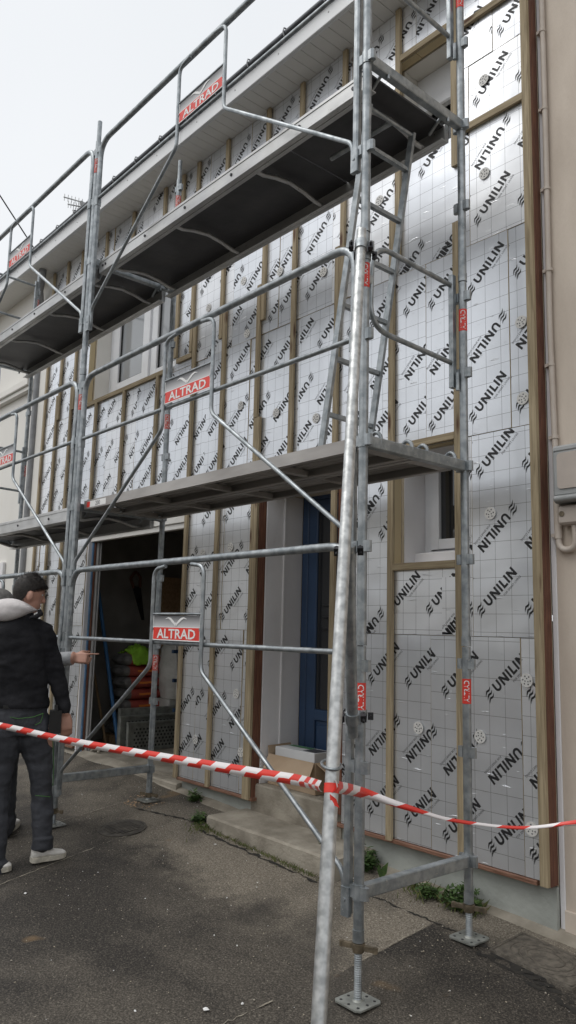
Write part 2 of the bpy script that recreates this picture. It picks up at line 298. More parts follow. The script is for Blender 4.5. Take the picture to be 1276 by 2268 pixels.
# ------------------------------------------------------------------ mesh helpers
class MB:
    def __init__(s): s.v = []; s.f = []; s.sm = []; s.mi = []; s.cur = 0
    def add(s, vs, fs, smooth=False):
        o = len(s.v); s.v += [tuple(p) for p in vs]
        for q in fs: s.f.append([i + o for i in q]); s.sm.append(smooth); s.mi.append(s.cur)
        return s
    def box(s, x0, x1, y0, y1, z0, z1):
        return s.add([(x0, y0, z0), (x1, y0, z0), (x1, y1, z0), (x0, y1, z0), (x0, y0, z1), (x1, y0, z1), (x1, y1, z1), (x0, y1, z1)],
                     [(3, 2, 1, 0), (4, 5, 6, 7), (0, 1, 5, 4), (1, 2, 6, 5), (2, 3, 7, 6), (3, 0, 4, 7)])
    def bbox_(s, x0, x1, y0, y1, z0, z1, b):
        "box with bevelled edges along its longest axis"
        d = [x1 - x0, y1 - y0, z1 - z0]; k = d.index(max(d))
        lo = [x0, y0, z0]; hi = [x1, y1, z1]; a, c = [i for i in range(3) if i != k]
        ring = [(lo[a] + b, lo[c]), (hi[a] - b, lo[c]), (hi[a], lo[c] + b), (hi[a], hi[c] - b), (hi[a] - b, hi[c]), (lo[a] + b, hi[c]), (lo[a], hi[c] - b), (lo[a], lo[c] + b)]
        vs = []
        for e in (lo[k], hi[k]):
            for p in ring:
                q = [0, 0, 0]; q[k] = e; q[a] = p[0]; q[c] = p[1]; vs.append(q)
        fs = [(i, (i + 1) % 8, 8 + (i + 1) % 8, 8 + i) for i in range(8)] + [tuple(range(7, -1, -1)), tuple(range(8, 16))]
        return s.add(vs, fs)
    def obox(s, c, ax, ay, az):
        "oriented box: centre and three half-axis vectors"
        c = Vector(c); vs = [c + ax * i + ay * j + az * k for k in (-1, 1) for j in (-1, 1) for i in (-1, 1)]
        return s.add(vs, [(0, 2, 3, 1), (4, 5, 7, 6), (0, 1, 5, 4), (1, 3, 7, 5), (3, 2, 6, 7), (2, 0, 4, 6)])
    def tube(s, pts, r, n=10, caps=True, smooth=True, flat=1.0):
        pts = [Vector(p) for p in pts]; rs = r if isinstance(r, (list, tuple)) else [r] * len(pts)
        t0 = (pts[1] - pts[0]).normalized(); up = Vector((0, 0, 1)) if abs(t0.z) < 0.9 else Vector((0, 1, 0))
        nrm = (up - t0 * up.dot(t0)).normalized(); vs = []; L = len(pts)
        for i, p in enumerate(pts):
            if i == 0: t = t0
            elif i == L - 1: t = (pts[i] - pts[i - 1]).normalized()
            else: t = ((pts[i] - pts[i - 1]).normalized() + (pts[i + 1] - pts[i]).normalized()).normalized()
            nrm = (nrm - t * nrm.dot(t)).normalized(); bi = t.cross(nrm)
            for k in range(n):
                a = 2 * math.pi * k / n; vs.append(p + (nrm * math.cos(a) + bi * math.sin(a) * flat) * rs[i])
        fs = [(i * n + k, i * n + (k + 1) % n, (i + 1) * n + (k + 1) % n, (i + 1) * n + k) for i in range(L - 1) for k in range(n)]
        s.add(vs, fs, smooth)
        if caps: s.add(vs[:n], [tuple(range(n - 1, -1, -1))]); s.add(vs[-n:], [tuple(range(n))])
        return s
    def cyl(s, a, b, r, n=12, r2=None): return s.tube([a, b], [r, r if r2 is None else r2], n)
    def loft(s, rings, caps=True, smooth=True):
        n = len(rings[0]); vs = [p for q in rings for p in q]
        fs = [(i * n + k, i * n + (k + 1) % n, (i + 1) * n + (k + 1) % n, (i + 1) * n + k) for i in range(len(rings) - 1) for k in range(n)]
        s.add(vs, fs, smooth)
        if caps: s.add(rings[0], [tuple(range(n - 1, -1, -1))], smooth); s.add(rings[-1], [tuple(range(n))], smooth)
        return s
    def ellipsoid(s, c, ax, ay, az, n=20, m=12):
        c = Vector(c); rings = []
        for i in range(1, m):
            th = math.pi * i / m
            rings.append([c + ax * (math.sin(th) * math.cos(2 * math.pi * k / n)) + ay * (math.sin(th) * math.sin(2 * math.pi * k / n)) - az * math.cos(th) for k in range(n)])
        s.loft(rings, caps=False)
        s.add([c - az] + rings[0], [(0, 1 + (k + 1) % n, 1 + k) for k in range(n)], True)
        s.add([c + az] + rings[-1], [(0, 1 + k, 1 + (k + 1) % n) for k in range(n)], True)
        return s
    def mesh(s, name):
        me = bpy.data.meshes.new(name); me.from_pydata(s.v, [], s.f); me.polygons.foreach_set('use_smooth', s.sm)
        me.polygons.foreach_set('material_index', s.mi); me.update(); return me
    def build(s, name, material, parent=None, origin=None, recalc=True):
        if origin is not None:
            o_ = Vector(origin); s.v = [tuple(Vector(p) - o_) for p in s.v]
        me = s.mesh(name)
        if recalc:
            bm = bmesh.new(); bm.from_mesh(me); bmesh.ops.recalc_face_normals(bm, faces=bm.faces); bm.to_mesh(me); bm.free()
        for k in (material if isinstance(material, (list, tuple)) else [material]): me.materials.append(M[k] if isinstance(k, str) else k)
        o = bpy.data.objects.new(name, me); COL.objects.link(o)
        if origin is not None: o.location = origin
        if parent is not None: o.parent = parent
        return o


def fillet(pts, rad, n=5):
    pts = [Vector(p) for p in pts]; res = [pts[0]]
    for i in range(1, len(pts) - 1):
        a, b, c = pts[i - 1], pts[i], pts[i + 1]; d1 = (a - b).normalized(); d2 = (c - b).normalized()
        ang = d1.angle(d2); t = min(rad / math.tan(ang / 2), (a - b).length * 0.48, (c - b).length * 0.48)
        p0 = b + d1 * t; p2 = b + d2 * t
        for k in range(n + 1):
            q = k / n; res.append(p0 * (1 - q) ** 2 + b * 2 * q * (1 - q) + p2 * q * q)
    return res + [pts[-1]]


def tag(o, label, cat, group=None):
    o['label'] = label; o['category'] = cat
    if group: o['group'] = group
    return o


def thing(name, label, cat, loc=(0, 0, 0), group=None):
    o = bpy.data.objects.new(name, None); o.empty_display_size = 0.1; COL.objects.link(o); o.location = loc
    return tag(o, label, cat, group)


def keep(child, parent):
    "parent a mesh built in world coordinates to an Empty that stands elsewhere"
    child.parent = parent; child.matrix_parent_inverse = Matrix.Translation(-Vector(parent.location)); return child


def wloc(o):
    return Vector(o.location) if o.parent is None else wloc(o.parent) + o.matrix_parent_inverse.translation + Vector(o.location)


def part(mb, name, material, parent, **k):
    o = mb.build(name, material, None, **k)
    o.parent = parent; o.matrix_parent_inverse = Matrix.Translation(-wloc(parent)); return o


def font_tris(text, size, bold=0.0):
    "2-D triangles of a line of lettering"
    cu = bpy.data.curves.new('lettering', 'FONT'); cu.body = text; cu.size = size; cu.resolution_u = 2; cu.offset = bold
    o = bpy.data.objects.new('lettering', cu); COL.objects.link(o)
    dg = bpy.context.evaluated_depsgraph_get(); me = bpy.data.meshes.new_from_object(o.evaluated_get(dg))
    me.calc_loop_triangles()
    tr = [[(me.vertices[i].co.x, me.vertices[i].co.y) for i in t.vertices] for t in me.loop_triangles]
    bpy.data.objects.remove(o); bpy.data.curves.remove(cu); bpy.data.meshes.remove(me)
    xs = [p[0] for t in tr for p in t]; ys = [p[1] for t in tr for p in t]
    x0, y0 = min(xs), min(ys)
    return [[(p[0] - x0, p[1] - y0) for p in t] for t in tr], max(xs) - x0, max(ys) - y0


# ------------------------------------------------------------------ ground
def gz(x, y):
    xx = max(-4.3, min(4.0, x)); yy = max(-1.3, min(1.35, y))
    return -0.445 - 0.0395 * xx + 0.096 * yy - (0.012 * min(max(-1.3 - y, 0), 20))


def ground():
    xs = [-1500, -300, -80, -30, -16] + [-12 + 0.3 * i for i in range(61)] + [9, 16, 40, 150, 600, 1500]
    ys = [-1500, -400, -120, -50, -25, -14, -9] + [-7 + 0.3 * i for i in range(29)] + [1.9, 2.5, 6, 12, 40, 200, 1500]
    vs = []; fs = []
    for y in ys:
        for x in xs:
            bump = 0.006 * noise.noise(Vector((x * 1.3, y * 1.3, 0))) if abs(x) < 14 and abs(y) < 8 else 0
            vs.append((x, y, gz(x, y) + bump - (0.05 if y > 1.4 else 0)))
    nx = len(xs)
    for j in range(len(ys) - 1):
        for i in range(nx - 1): fs.append((j * nx + i, j * nx + i + 1, (j + 1) * nx + i + 1, (j + 1) * nx + i))
    mb = MB(); mb.add(vs, fs, True); o = mb.build('ground', 'asphalt'); o['kind'] = 'structure'; return o


GROUND = ground()
# unseen mound across the street, added only to darken the foil's reflections
M['reflmound'] = mat('unseen mound for foil reflections', (0.20, 0.185, 0.15), 0.95, 0, col2=(0.40, 0.36, 0.30), vscale=0.5, bump=0.6, bscale=3.0, bdist=0.2)
mb = MB(); rr = []
for i in range(41):
    x = -60 + 3.0 * i; h = 6.2 + 1.2 * noise.noise(Vector((x * .13, 0, 0))) + .6 * noise.noise(Vector((x * .5, 3, 0)))
    rr.append([(x, -11 + .4 * noise.noise(Vector((x * .4, 1, 0))), -1.2), (x, -12.5, 1.6 + .3 * noise.noise(Vector((x * .6, 7, 0)))), (x, -17, h * .62), (x, -24, h), (x, -40, h * .98), (x, -60, -2)])
mb.loft(rr); bk = mb.build('reflection_mound', 'reflmound'); bk['kind'] = 'structure'
# strip of cement fillet along the wall foot
mb = MB()
pr_ = []
for i in range(60):
    x = -9.5 + i * (13.0 / 59); wv = 0.10 + 0.05 * noise.noise(Vector((x * 2.1, 3, 0)))
    pr_.append([(x, 1.16 - wv - 0.03, gz(x, 1.0) - 0.012), (x, 1.16 - wv * 0.5, gz(x, 1.1) + 0.016 + 0.008 * noise.noise(Vector((x * 5, 0, 1)))), (x, 1.17, gz(x, 1.16) + 0.03), (x, 1.17, gz(x, 1.16) - 0.1)])
mb.loft(pr_, smooth=False)
fo = mb.build('pavement', 'concrete'); fo['kind'] = 'structure'

# ------------------------------------------------------------------ the house
YF, YB, YW = 1.087, 1.060, 1.160          # foil face, batten face, masonry face
ZB, ZT = -0.10, 5.405
HX0, HX1 = -6.36, 0.274
OPEN = dict(garage=(-4.97, -3.10, -0.2, 2.02), door=(-2.11, -1.27, -0.2, 2.16), small=(-0.745, -0.235, 1.535, 2.25), left=(-5.20, -3.44, 3.50, 4.80), right=(-0.75, -0.235, 4.22, 4.99))
house = thing('terraced_house', 'grey foil clad terraced house under renovation behind the scaffolding', 'house', (-3.0, 1.3, -0.35))


def wall_grid(mb, x0, x1, z0, z1, y, openings, depth):
    xs = sorted({x0, x1, *[v for o in openings for v in o[:2] if x0 < v < x1]}); zs = sorted({z0, z1, *[v for o in openings for v in o[2:] if z0 < v < z1]})
    for a, b in zip(xs, xs[1:]):
        for c, d in zip(zs, zs[1:]):
            mx_, mz_ = (a + b) / 2, (c + d) / 2
            if not any(o[0] < mx_ < o[1] and o[2] < mz_ < o[3] for o in openings):
                mb.add([(a, y, c), (b, y, c), (b, y, d), (a, y, d)], [(0, 1, 2, 3)])
    for o in openings:
        a, b, c, d = max(o[0], x0), min(o[1], x1), max(o[2], z0), min(o[3], z1)
        dep = depth if o[3] > 2.1 else 0.05
        for q in ([(a, y, c), (a, y, d), (a, y + dep, d), (a, y + dep, c)], [(b, y, c), (b, y, d), (b, y + dep, d), (b, y + dep, c)],
                  [(a, y, d), (b, y, d), (b, y + dep, d), (a, y + dep, d)], [(a, y, c), (b, y, c), (b, y + dep, c), (a, y + dep, c)]):
            mb.add(q, [(0, 1, 2, 3)])


mb = MB(); wall_grid(mb, HX0, 0.274, -0.6, 5.6, YW, list(OPEN.values()), 0.46)
part(mb, 'wall', 'yellowcream', house, recalc=False)
mb = MB(); mb.box(HX0, 0.27, YW + 0.47, YW + 6.5, 2.25, 5.5)
mb.box(-0.6, 0.27, YW + 0.47, YW + 6.5, -0.4, 1.2); part(mb, 'back_wall', 'block', house)
# grey-green plinth, proud of the masonry, chipped lower edge
for a, b in ((-6.36, -4.98), (-3.09, -2.1), (-1.25, 0.274)):
    n = max(2, int((b - a) / 0.05)); rings = []
    for i in range(n + 1):
        x = a + (b - a) * i / n; k = 0.012 * noise.noise(Vector((x * 6, 1, 0)))
        rings.append([(x, 1.132 + k * 0.3, gz(x, 1.1) - 0.06), (x, 1.134 + k * 0.3, gz(x, 1.1) + 0.05 + k), (x, 1.138, -0.128), (x, 1.159, -0.126), (x, 1.159, gz(x, 1.1) - 0.06)])
    mb = MB(); mb.loft(rings, smooth=False); part(mb, 'plinth', 'plinth', house)

# glyphs in units of cap height
def bar(x0, x1, y0, y1): return [(x0, y0), (x1, y0), (x1, y1), (x0, y1)]
def gl_N(x): return [bar(x, x + .23, 0, 1), bar(x + .65, x + .88, 0, 1), [(x + .23, 1), (x + .23, .58), (x + .65, 0), (x + .65, .42)]]
def gl_U(x):
    res = [bar(x, x + .23, .42, 1), bar(x + .61, x + .84, .42, 1)]; c = x + .42
    for k in range(8):
        a0, a1 = math.pi + math.pi * k / 8, math.pi + math.pi * (k + 1) / 8
        res.append([(c + .42 * math.cos(a0), .42 + .42 * math.sin(a0)), (c + .42 * math.cos(a1), .42 + .42 * math.sin(a1)), (c + .19 * math.cos(a1), .42 + .19 * math.sin(a1)), (c + .19 * math.cos(a0), .42 + .19 * math.sin(a0))])
    return res
WORD = gl_U(0) + gl_N(1.02) + [bar(2.09, 2.32, 0, 1)] + [bar(2.52, 2.75, 0, 1), bar(2.75, 3.13, 0, .22)] + [bar(3.24, 3.47, 0, 1)] + gl_N(3.66)
MARK = []
for k in range(3):
    yo = 0.02 + 0.36 * k; xo = -1.45 + 0.06 * k
    pts = [(0, -.16, .0), (.22, .02, .06), (.45, .16, .09), (.62, .12, .10), (.82, .10, .08), (1.1, .30, .0)]
    for (ax, ay, aw), (bx, by, bw) in zip(pts, pts[1:]):
        MARK.append([(xo + ax, yo + ay - aw), (xo + bx, yo + by - bw), (xo + bx, yo + by + bw), (xo + ax, yo + ay + aw)])
SMALL, _sw, _sh = font_tris('FOR SMART LIVING', 0.30)
SMALL = [[(p[0] / _sw * 2.55 + 2.05, p[1] / _sh * .22 - .50) for p in t] for t in SMALL]
CAP = 0.0565


def clip(poly, x0, x1, z0, z1):
    for ax, lim, sg in ((0, x0, 1), (0, x1, -1), (1, z0, 1), (1, z1, -1)):
        res = []
        for i, a in enumerate(poly):
            b = poly[(i + 1) % len(poly)]; da = (a[ax] - lim) * sg; db = (b[ax] - lim) * sg
            if da >= 0: res.append(a)
            if (da >= 0) != (db >= 0):
                t = da / (da - db); res.append((a[0] + (b[0] - a[0]) * t, a[1] + (b[1] - a[1]) * t))
        poly = res
        if len(poly) < 3: return None
    return poly


def place_print(cells, ox, oz, flip):
    "polygons (bold, small) of the repeated diagonal print, clipped to the panel's cells; panel coordinates"
    bold, small = [], []
    s2 = math.sqrt(0.5)
    x0 = min(c[0] for c in cells); x1 = max(c[1] for c in cells); z0 = min(c[2] for c in cells); z1 = max(c[3] for c in cells)
    for r in range(-2, 4):
        for q in range(-4, 8):
            for up in (1, -1):
                bx = ox + q * 0.30 + (0.157 if up == 1 else 0.265); bz = oz + r * 0.789 + (0.139 if up == 1 else 0.665)
                if not (x0 - 0.35 < bx < x1 + 0.35 and z0 - 0.35 < bz < z1 + 0.35): continue
                sg = up * (-1 if flip else 1)
                for src, dst in ((WORD, bold), (MARK, bold), (SMALL, small)):
                    for poly in src:
                        p = [(bx + sg * CAP * s2 * (a - b), bz + sg * CAP * s2 * (a + b)) for a, b in poly]
                        ax = [k[0] for k in p]; az = [k[1] for k in p]
                        for c in cells:
                            if max(ax) < c[0] or min(ax) > c[1] or max(az) < c[2] or min(az) > c[3]: continue
                            k = clip(p, c[0] + .001, c[1] - .001, c[2] + .001, c[3] - .001)
                            if k: dst.append(k)
    return bold, small


def panel(x0, x1, z0, z1, openings, ox, oz, flip, kind='foil', dy=0.0, tilt=0.0, turn=0.0):
    xs = sorted({x0, x1, *[v for o in openings for v in o[:2] if x0 < v < x1]}); zs = sorted({z0, z1, *[v for o in openings for v in o[2:] if z0 < v < z1]})
    cells = []
    for a, b in zip(xs, xs[1:]):
        for c, d in zip(zs, zs[1:]):
            if not any(o[0] < (a + b) / 2 < o[1] and o[2] < (c + d) / 2 < o[3] for o in openings): cells.append((a - x0, b - x0, c - z0, d - z0))
    if not cells: return None
    g = 0.0018; W_, H_ = x1 - x0, z1 - z0
    cells = [(a + (g if a < 1e-6 else 0), b - (g if abs(b - W_) < 1e-6 else 0), c + (g if c < 1e-6 else 0), d - (g if abs(d - H_) < 1e-6 else 0)) for a, b, c, d in cells]
    mb = MB(); mb2 = MB(); mb3 = MB()
    for a, b, c, d in cells:
        mb.add([(a, 0, c), (b, 0, c), (b, 0, d), (a, 0, d), (a, .066, c), (b, .066, c), (b, .066, d), (a, .066, d)], [(0, 1, 2, 3), (1, 5, 6, 2), (4, 0, 3, 7), (3, 2, 6, 7), (4, 5, 1, 0)])
    o = mb.build('insulation_panel', kind, recalc=False)
    me = o.data; me.materials.append(M['foamedge'])
    for i, p in enumerate(me.polygons): p.material_index = 0 if i % 5 == 0 else 1
    uvl = me.uv_layers.new(name='UVMap')
    ou, ov = (ox * 1.0) % 0.1, (oz + 0.002) % 0.1
    for lp in me.loops:
        co = me.vertices[lp.vertex_index].co; uvl.data[lp.index].uv = (co.x + 10 - ou, co.z + 10 - ov)
    o.location = (x0, YF + dy, z0); o.rotation_euler = (tilt, 0, turn)
    bold, small = place_print(cells, ox, oz, flip)
    for src, nm, mt in ((bold, 'printed_lettering', 'black'), (small, 'small_print', 'inkgrey')):
        if src:
            k = MB()
            for p in src: k.add([(q[0], -0.0012, q[1]) for q in p], [tuple(range(len(p)))])
            ko = k.build(nm, mt, o, recalc=False); ko['kind'] = 'stuff'
    o.parent = house; o.matrix_parent_inverse = Matrix.Translation(-Vector(house.location))
    return o


rows = [(-0.10, 1.10, 0.128), (1.10, 2.255, -0.17), (2.255, 3.44, 0.10), (3.44, 4.643, -0.16), (4.643, ZT, 0.02)]
OPN = list(OPEN.values())
OPF = [(-4.98, -3.10, -0.2, 2.10), (-2.150, -1.195, -0.2, 2.2), (-0.76, -0.235, 1.535, 2.25), (-5.215, -3.43, 3.50, 4.85), (-0.76, -0.235, 4.22, 4.99)]
PANELS = []
for ri, (z0, z1, joint) in enumerate(rows):
    cuts = [0.2265]
    x = joint
    while x > HX0 + 0.12: cuts.append(x); x -= 0.60
    cuts.append(HX0 + 0.02); cuts = sorted(set(cuts))
    for a, b in zip(cuts, cuts[1:]):
        if b - a < 0.03: continue
        ox = 0.0 if (ri == 0 and a > -0.5) else random.uniform(-0.12, 0.12)
        if b - a < 0.5 and b > 0: ox = -0.35
        oz = random.uniform(-0.03, 0.03)
        PANELS.append(panel(a, b, z0, z1, OPF, ox, oz, random.random() < 0.12 and ri > 0, 'foil2' if random.random() < 0.25 else 'foil',
              random.uniform(-0.0025, 0.0025), random.uniform(-0.004, 0.004), random.uniform(-0.003, 0.003)))
PANELS.append(panel(-0.385, -0.262, 1.105, 1.44, [], 0.03, 0.05, True, 'foil2', -0.006))

# white fixing discs pressed into the panels (positions as seen on the wall)
DISCS = [(0.178, 2.407), (0.177, 2.851), (-0.044, 1.786), (-0.56, 0.56), (-0.13, 0.56), (0.165, 0.88), (0.175, 0.14), (-1.02, 0.13), (-0.045, 4.48), (-0.05, 3.86), (0.0, 5.1), (-0.90, 4.05), (-2.12 - .35, 1.75), (-2.85, 1.72), (-2.33, 0.62), (-2.85, 0.22), (-2.25, 0.2), (-2.62, 0.62), (-1.5, 2.62), (-1.95, 2.75), (-1.45, 3.72), (-1.95, 3.9), (-2.42, 3.98), (-2.92, 3.9), (-2.4, 2.9), (-2.35, 3.5), (-2.95, 2.8), (-0.55, 1.30), (-1.02, 1.55), (-1.55, 5.12), (-2.0, 5.16), (-2.45, 5.2), (-1.0, 5.1), (-0.5, 5.2), (-3.4, 2.75), (-4.6, 2.9), (-3.95, 2.5), (-4.15, 5.1), (-5.7, 3.0), (-6.1, 2.7)]
dm = MB(); R_ = 0.036
dm.cyl((0, 0, 0), (0, -0.003, 0), R_, 20)
dm.cur = 1
for k in range(6): dm.cyl((0.022 * math.cos(k * 1.047), -0.003, 0.022 * math.sin(k * 1.047)), (0.022 * math.cos(k * 1.047), -0.0036, 0.022 * math.sin(k * 1.047)), 0.0045, 6)
for k in range(3): dm.cyl((0.010 * math.cos(k * 2.09 + .5), -0.003, 0.010 * math.sin(k * 2.09 + .5)), (0.010 * math.cos(k * 2.09 + .5), -0.0036, 0.010 * math.sin(k * 2.09 + .5)), 0.004, 6)
dme = dm.mesh('fixing_disc'); dme.materials.append(M['discwhite']); dme.materials.append(M['inkgrey'])
for x, z in DISCS[:26]:
    if any(o[0] < x < o[1] and o[2] < z < o[3] for o in OPF): continue
    o = bpy.data.objects.new('fixing_disc', dme); COL.objects.link(o); o.location = (x, YF - 0.005, z); o.rotation_euler = (0, random.uniform(0, 3), 0)
    o.parent = house; o.matrix_parent_inverse = Matrix.Translation(-Vector(house.location))

# battens
def batten(x, z0, z1, wd=0.045, y0=YB, y1=YF - 0.004, lean=0.0):
    m_ = MB(); m_.bbox_(-wd / 2, wd / 2, 0, y1 - y0, 0, z1 - z0, 0.002)
    o = m_.build('batten', 'batten'); o.location = (x + wd / 2, y0, z0); o.rotation_euler = (0, lean, 0)
    o.parent = house; o.matrix_parent_inverse = Matrix.Translation(-Vector(house.location)); return o


def hbatten(x0, x1, z, hd=0.045):
    m_ = MB(); m_.bbox_(-hd / 2, hd / 2, 0, YF - 0.004 - YB, 0, x1 - x0, 0.002)
    o = m_.build('batten', 'batten'); o.location = (x0, YB + 0.001, z); o.rotation_euler = (0, math.pi / 2, 0)
    o.parent = house; o.matrix_parent_inverse = Matrix.Translation(-Vector(house.location)); return o


LOW = [(-0.797, -0.11, 3.85), (-0.272, -0.11, 3.62), (-1.312, -0.11, 3.85), (-1.785, 2.2, 4.4), (-2.205, 2.755, 3.86), (-2.672, -0.11, 3.83), (-3.125, -0.11, 3.84), (-3.43, 3.56, 5.39), (-3.725, 2.06, 3.47), (-4.362, 2.06, 3.47), (-4.962, 2.06, 3.47), (-5.585, -0.11, 3.8), (-5.962, -0.11, 3.75), (-6.31, -0.11, 5.39)]
for x, a, b in LOW: batten(x, a, b, lean=random.uniform(-0.0012, 0.0012))
for x, a in [(-0.745, 3.55), (-1.263, 3.45), (-1.737, 4.405), (-2.155, 3.55), (-2.722, 3.55), (-3.176, 3.55), (-5.535, 3.5), (-5.912, 3.45)]: batten(x, a, 5.40, lean=random.uniform(-0.001, 0.001))
batten(-2.198, -0.118, 2.75, 0.078, YB - .001)
for x in (-3.755, -4.37, -4.95): batten(x, 4.9, 5.40)
batten(-0.278, 4.0, 5.4); batten(0.227, -0.115, 5.40, 0.046, YB - 0.002)
hbatten(-0.75, -0.275, 2.274); hbatten(-0.75, -0.275, 1.512); hbatten(-5.20, -3.48, 3.475); hbatten(-3.38, -3.13, 3.52)
hbatten(-0.70, -0.28, 5.01); hbatten(-0.23, 0.232, 5.0 - 0.06); hbatten(-0.225, 0.232, 4.215); hbatten(-5.20, -3.48, 4.87)
# red-brown corner stud, rail under the panels, jamb boards
mb = MB(); mb.bbox_(0.228, 0.2725, YB + 0.026, 1.159, -0.118, 5.40, 0.003); part(mb, 'corner_stud', 'brownwood', house)
for a, b in ((0.2, -1.24), (-2.10, -3.09), (-5.0, HX0)):
    mb = MB(); mb.bbox_(b, a, YF - 0.012, 1.131, -0.125, -0.102, 0.003); part(mb, 'bottom_rail', 'railwood', house)
mb = MB(); mb.bbox_(-2.148, -2.119, YF + 0.0005, 1.158, -0.11, 2.19, 0.003); part(mb, 'jamb_board', 'brownwood', house)
mb = MB(); mb.bbox_(-1.265, -1.20, YF + 0.0005, 1.158, -0.05, 2.19, 0.003); part(mb, 'jamb_board', 'brownwood', house)

# soffit, fascia, gutter, roof
sb = MB(); sb.bbox_(-0.0485, 0.0485, 0.80, 1.19, 0, 0.012, 0.0022); sme = sb.mesh('soffit_board'); sme.materials.append(M['soffit'])
for i in range(104):
    o = bpy.data.objects.new('soffit_board', sme); COL.objects.link(o); o.location = (0.33 - 0.05 - 0.1 * i, 0, 5.408 + random.uniform(-.0008, .0008))
    o.parent = house; o.matrix_parent_inverse = Matrix.Translation(-Vector(house.location))
mb = MB(); mb.box(-10.2, 0.36, 0.82, 1.2, 5.424, 5.44); part(mb, 'soffit_backing', 'meter', house)
for a, b in ((-3.02, 0.36), (-6.98, -3.024), (-10.2, -6.984)):
    mb = MB(); mb.bbox_(a, b, 0.775, 0.799, 5.392, 5.535, 0.004); mb.bbox_(a, b, 0.799, 0.812, 5.392, 5.405, 0.002)
    fa = part(mb, 'fascia', 'fascia', house)
    k = MB()
    for q in range(int((b - a) / 0.55)): k.cyl((a + 0.25 + q * 0.55, 0.775, 5.47), (a + 0.25 + q * 0.55, 0.771, 5.47), 0.006, 8)
    part(k, 'nail_head', 'greyframe', fa)['kind'] = 'stuff'
mb = MB(); ring = []
for x in [-10.2 + 0.66 * i for i in range(17)]:
    ring.append([(x, 0.752 + 0.024 * math.cos(2 * math.pi * k / 12), 5.560 + 0.024 * math.sin(2 * math.pi * k / 12)) for k in range(12)])
mb.loft(ring); gu = part(mb, 'gutter', 'gutter', house)
for i in range(24):
    x = 0.2 - i * 0.44; k = MB(); k.tube([(x, 0.735, 5.53), (x, 0.722, 5.56), (x, 0.73, 5.595), (x, 0.75, 5.60)], 0.006, 6); part(k, 'gutter_clip', 'zincpipe', gu)
mb = MB(); mb.add([(-10.2, 0.80, 5.58), (0.4, 0.80, 5.58), (0.4, 5.2, 8.3), (-10.2, 5.2, 8.3), (-10.2, 0.80, 5.537), (0.4, 0.80, 5.537), (0.4, 5.2, 8.2), (-10.2, 5.2, 8.2)], [(0, 1, 2, 3), (7, 6, 5, 4), (0, 4, 5, 1), (1, 5, 6, 2), (3, 7, 4, 0)])
part(mb, 'roof', 'slate', house)
# downpipe with swan-neck at the left end
mb = MB(); mb.tube(fillet([(-6.32, 0.93, 5.42), (-6.32, 0.93, 5.33), (-6.50, 0.98, 5.22), (-6.62, 1.05, 5.10), (-6.62, 1.09, 4.9), (-6.62, 1.09, -0.1)], 0.08, 6), 0.045, 14)
part(mb, 'downpipe', 'zincpipe', house)

# windows -------------------------------------------------
def frame_rect(mb, x0, x1, z0, z1, y0, y1, t, b=0.004):
    mb.bbox_(x0, x0 + t, y0, y1, z0, z1, b); mb.bbox_(x1 - t, x1, y0, y1, z0, z1, b)
    mb.bbox_(x0 + t, x1 - t, y0 + .001, y1 - .001, z0, z0 + t, b); mb.bbox_(x0 + t, x1 - t, y0 + .001, y1 - .001, z1 - t, z1, b)


def lining(o, d0, d1, kind='reveal'):
    "thin painted lining of the reveal"
    mb = MB(); a, b, c, d = o
    mb.box(a + .001, a + .006, d0, d1, c + .001, d - .001); mb.box(b - .006, b - .001, d0, d1, c + .001, d - .001); mb.box(a + .007, b - .007, d0, d1, d - .006, d - .001); mb.box(a + .007, b - .007, d0, d1, c + .001, c + .006)
    return part(mb, 'reveal_lining', kind, house)


def room(o, y0, y1):
    a, b, c, d = o; mb = MB(); mb.add([(a - .3, y0, c - .3), (b + .3, y0, c - .3), (b + .3, y1, c - .3), (a - .3, y1, c - .3), (a - .3, y0, d + .3), (b + .3, y0, d + .3), (b + .3, y1, d + .3), (a - .3, y1, d + .3)], [(0, 1, 2, 3), (4, 5, 6, 7), (1, 2, 6, 5), (2, 3, 7, 6), (3, 0, 4, 7)])
    return part(mb, 'room', 'block', house)


o = OPEN['small']; oin = (-0.735, -0.14, 1.54, 2.30)
mb = MB(); frame_rect(mb, -0.735, 0.02, 1.58, 2.30, 1.36, 1.42, 0.055); ws = part(mb, 'window', 'pvc', house)
mb = MB(); frame_rect(mb, -0.675, -0.04, 1.64, 2.24, 1.345, 1.40, 0.065); part(mb, 'sash', 'pvc', ws)
mb = MB(); mb.box(-0.61, -0.10, 1.372, 1.378, 1.705, 2.18); part(mb, 'pane', 'glass', ws)
mb = MB(); mb.bbox_(-0.735, 0.02, 1.26, 1.36, 1.545, 1.615, 0.01); part(mb, 'sill', 'reveal', ws)
o2 = (-0.742, -0.238, 1.536, 2.249); lining(o2, 1.162, 1.43)
o = OPEN['left']
mb = MB(); frame_rect(mb, -5.19, -3.445, 3.51, 4.79, 1.33, 1.40, 0.10); mb.bbox_(-4.34, -4.22, 1.331, 1.399, 3.61, 4.69, 0.004); wl = part(mb, 'window', 'pvc', house)
mb = MB(); frame_rect(mb, -5.085, -4.31, 3.60, 4.70, 1.305, 1.37, 0.13); part(mb, 'sash', 'pvc', wl)
mb = MB(); frame_rect(mb, -4.25, -3.535, 3.60, 4.70, 1.305, 1.37, 0.10); part(mb, 'sash', 'pvc', wl)
for a_, b_ in ((-4.955, -4.44), (-4.15, -3.635)):
    mb = MB(); frame_rect(mb, a_, b_, 3.701 if b_ > -4 else 3.731, 4.599 if b_ > -4 else 4.569, 1.325, 1.338, 0.012, .001); part(mb, 'gasket', 'darkrubber', wl)
    mb = MB(); mb.box(a_ + .012, b_ - .012, 1.340, 1.346, 3.70, 4.60); part(mb, 'pane', 'glasspale', wl)
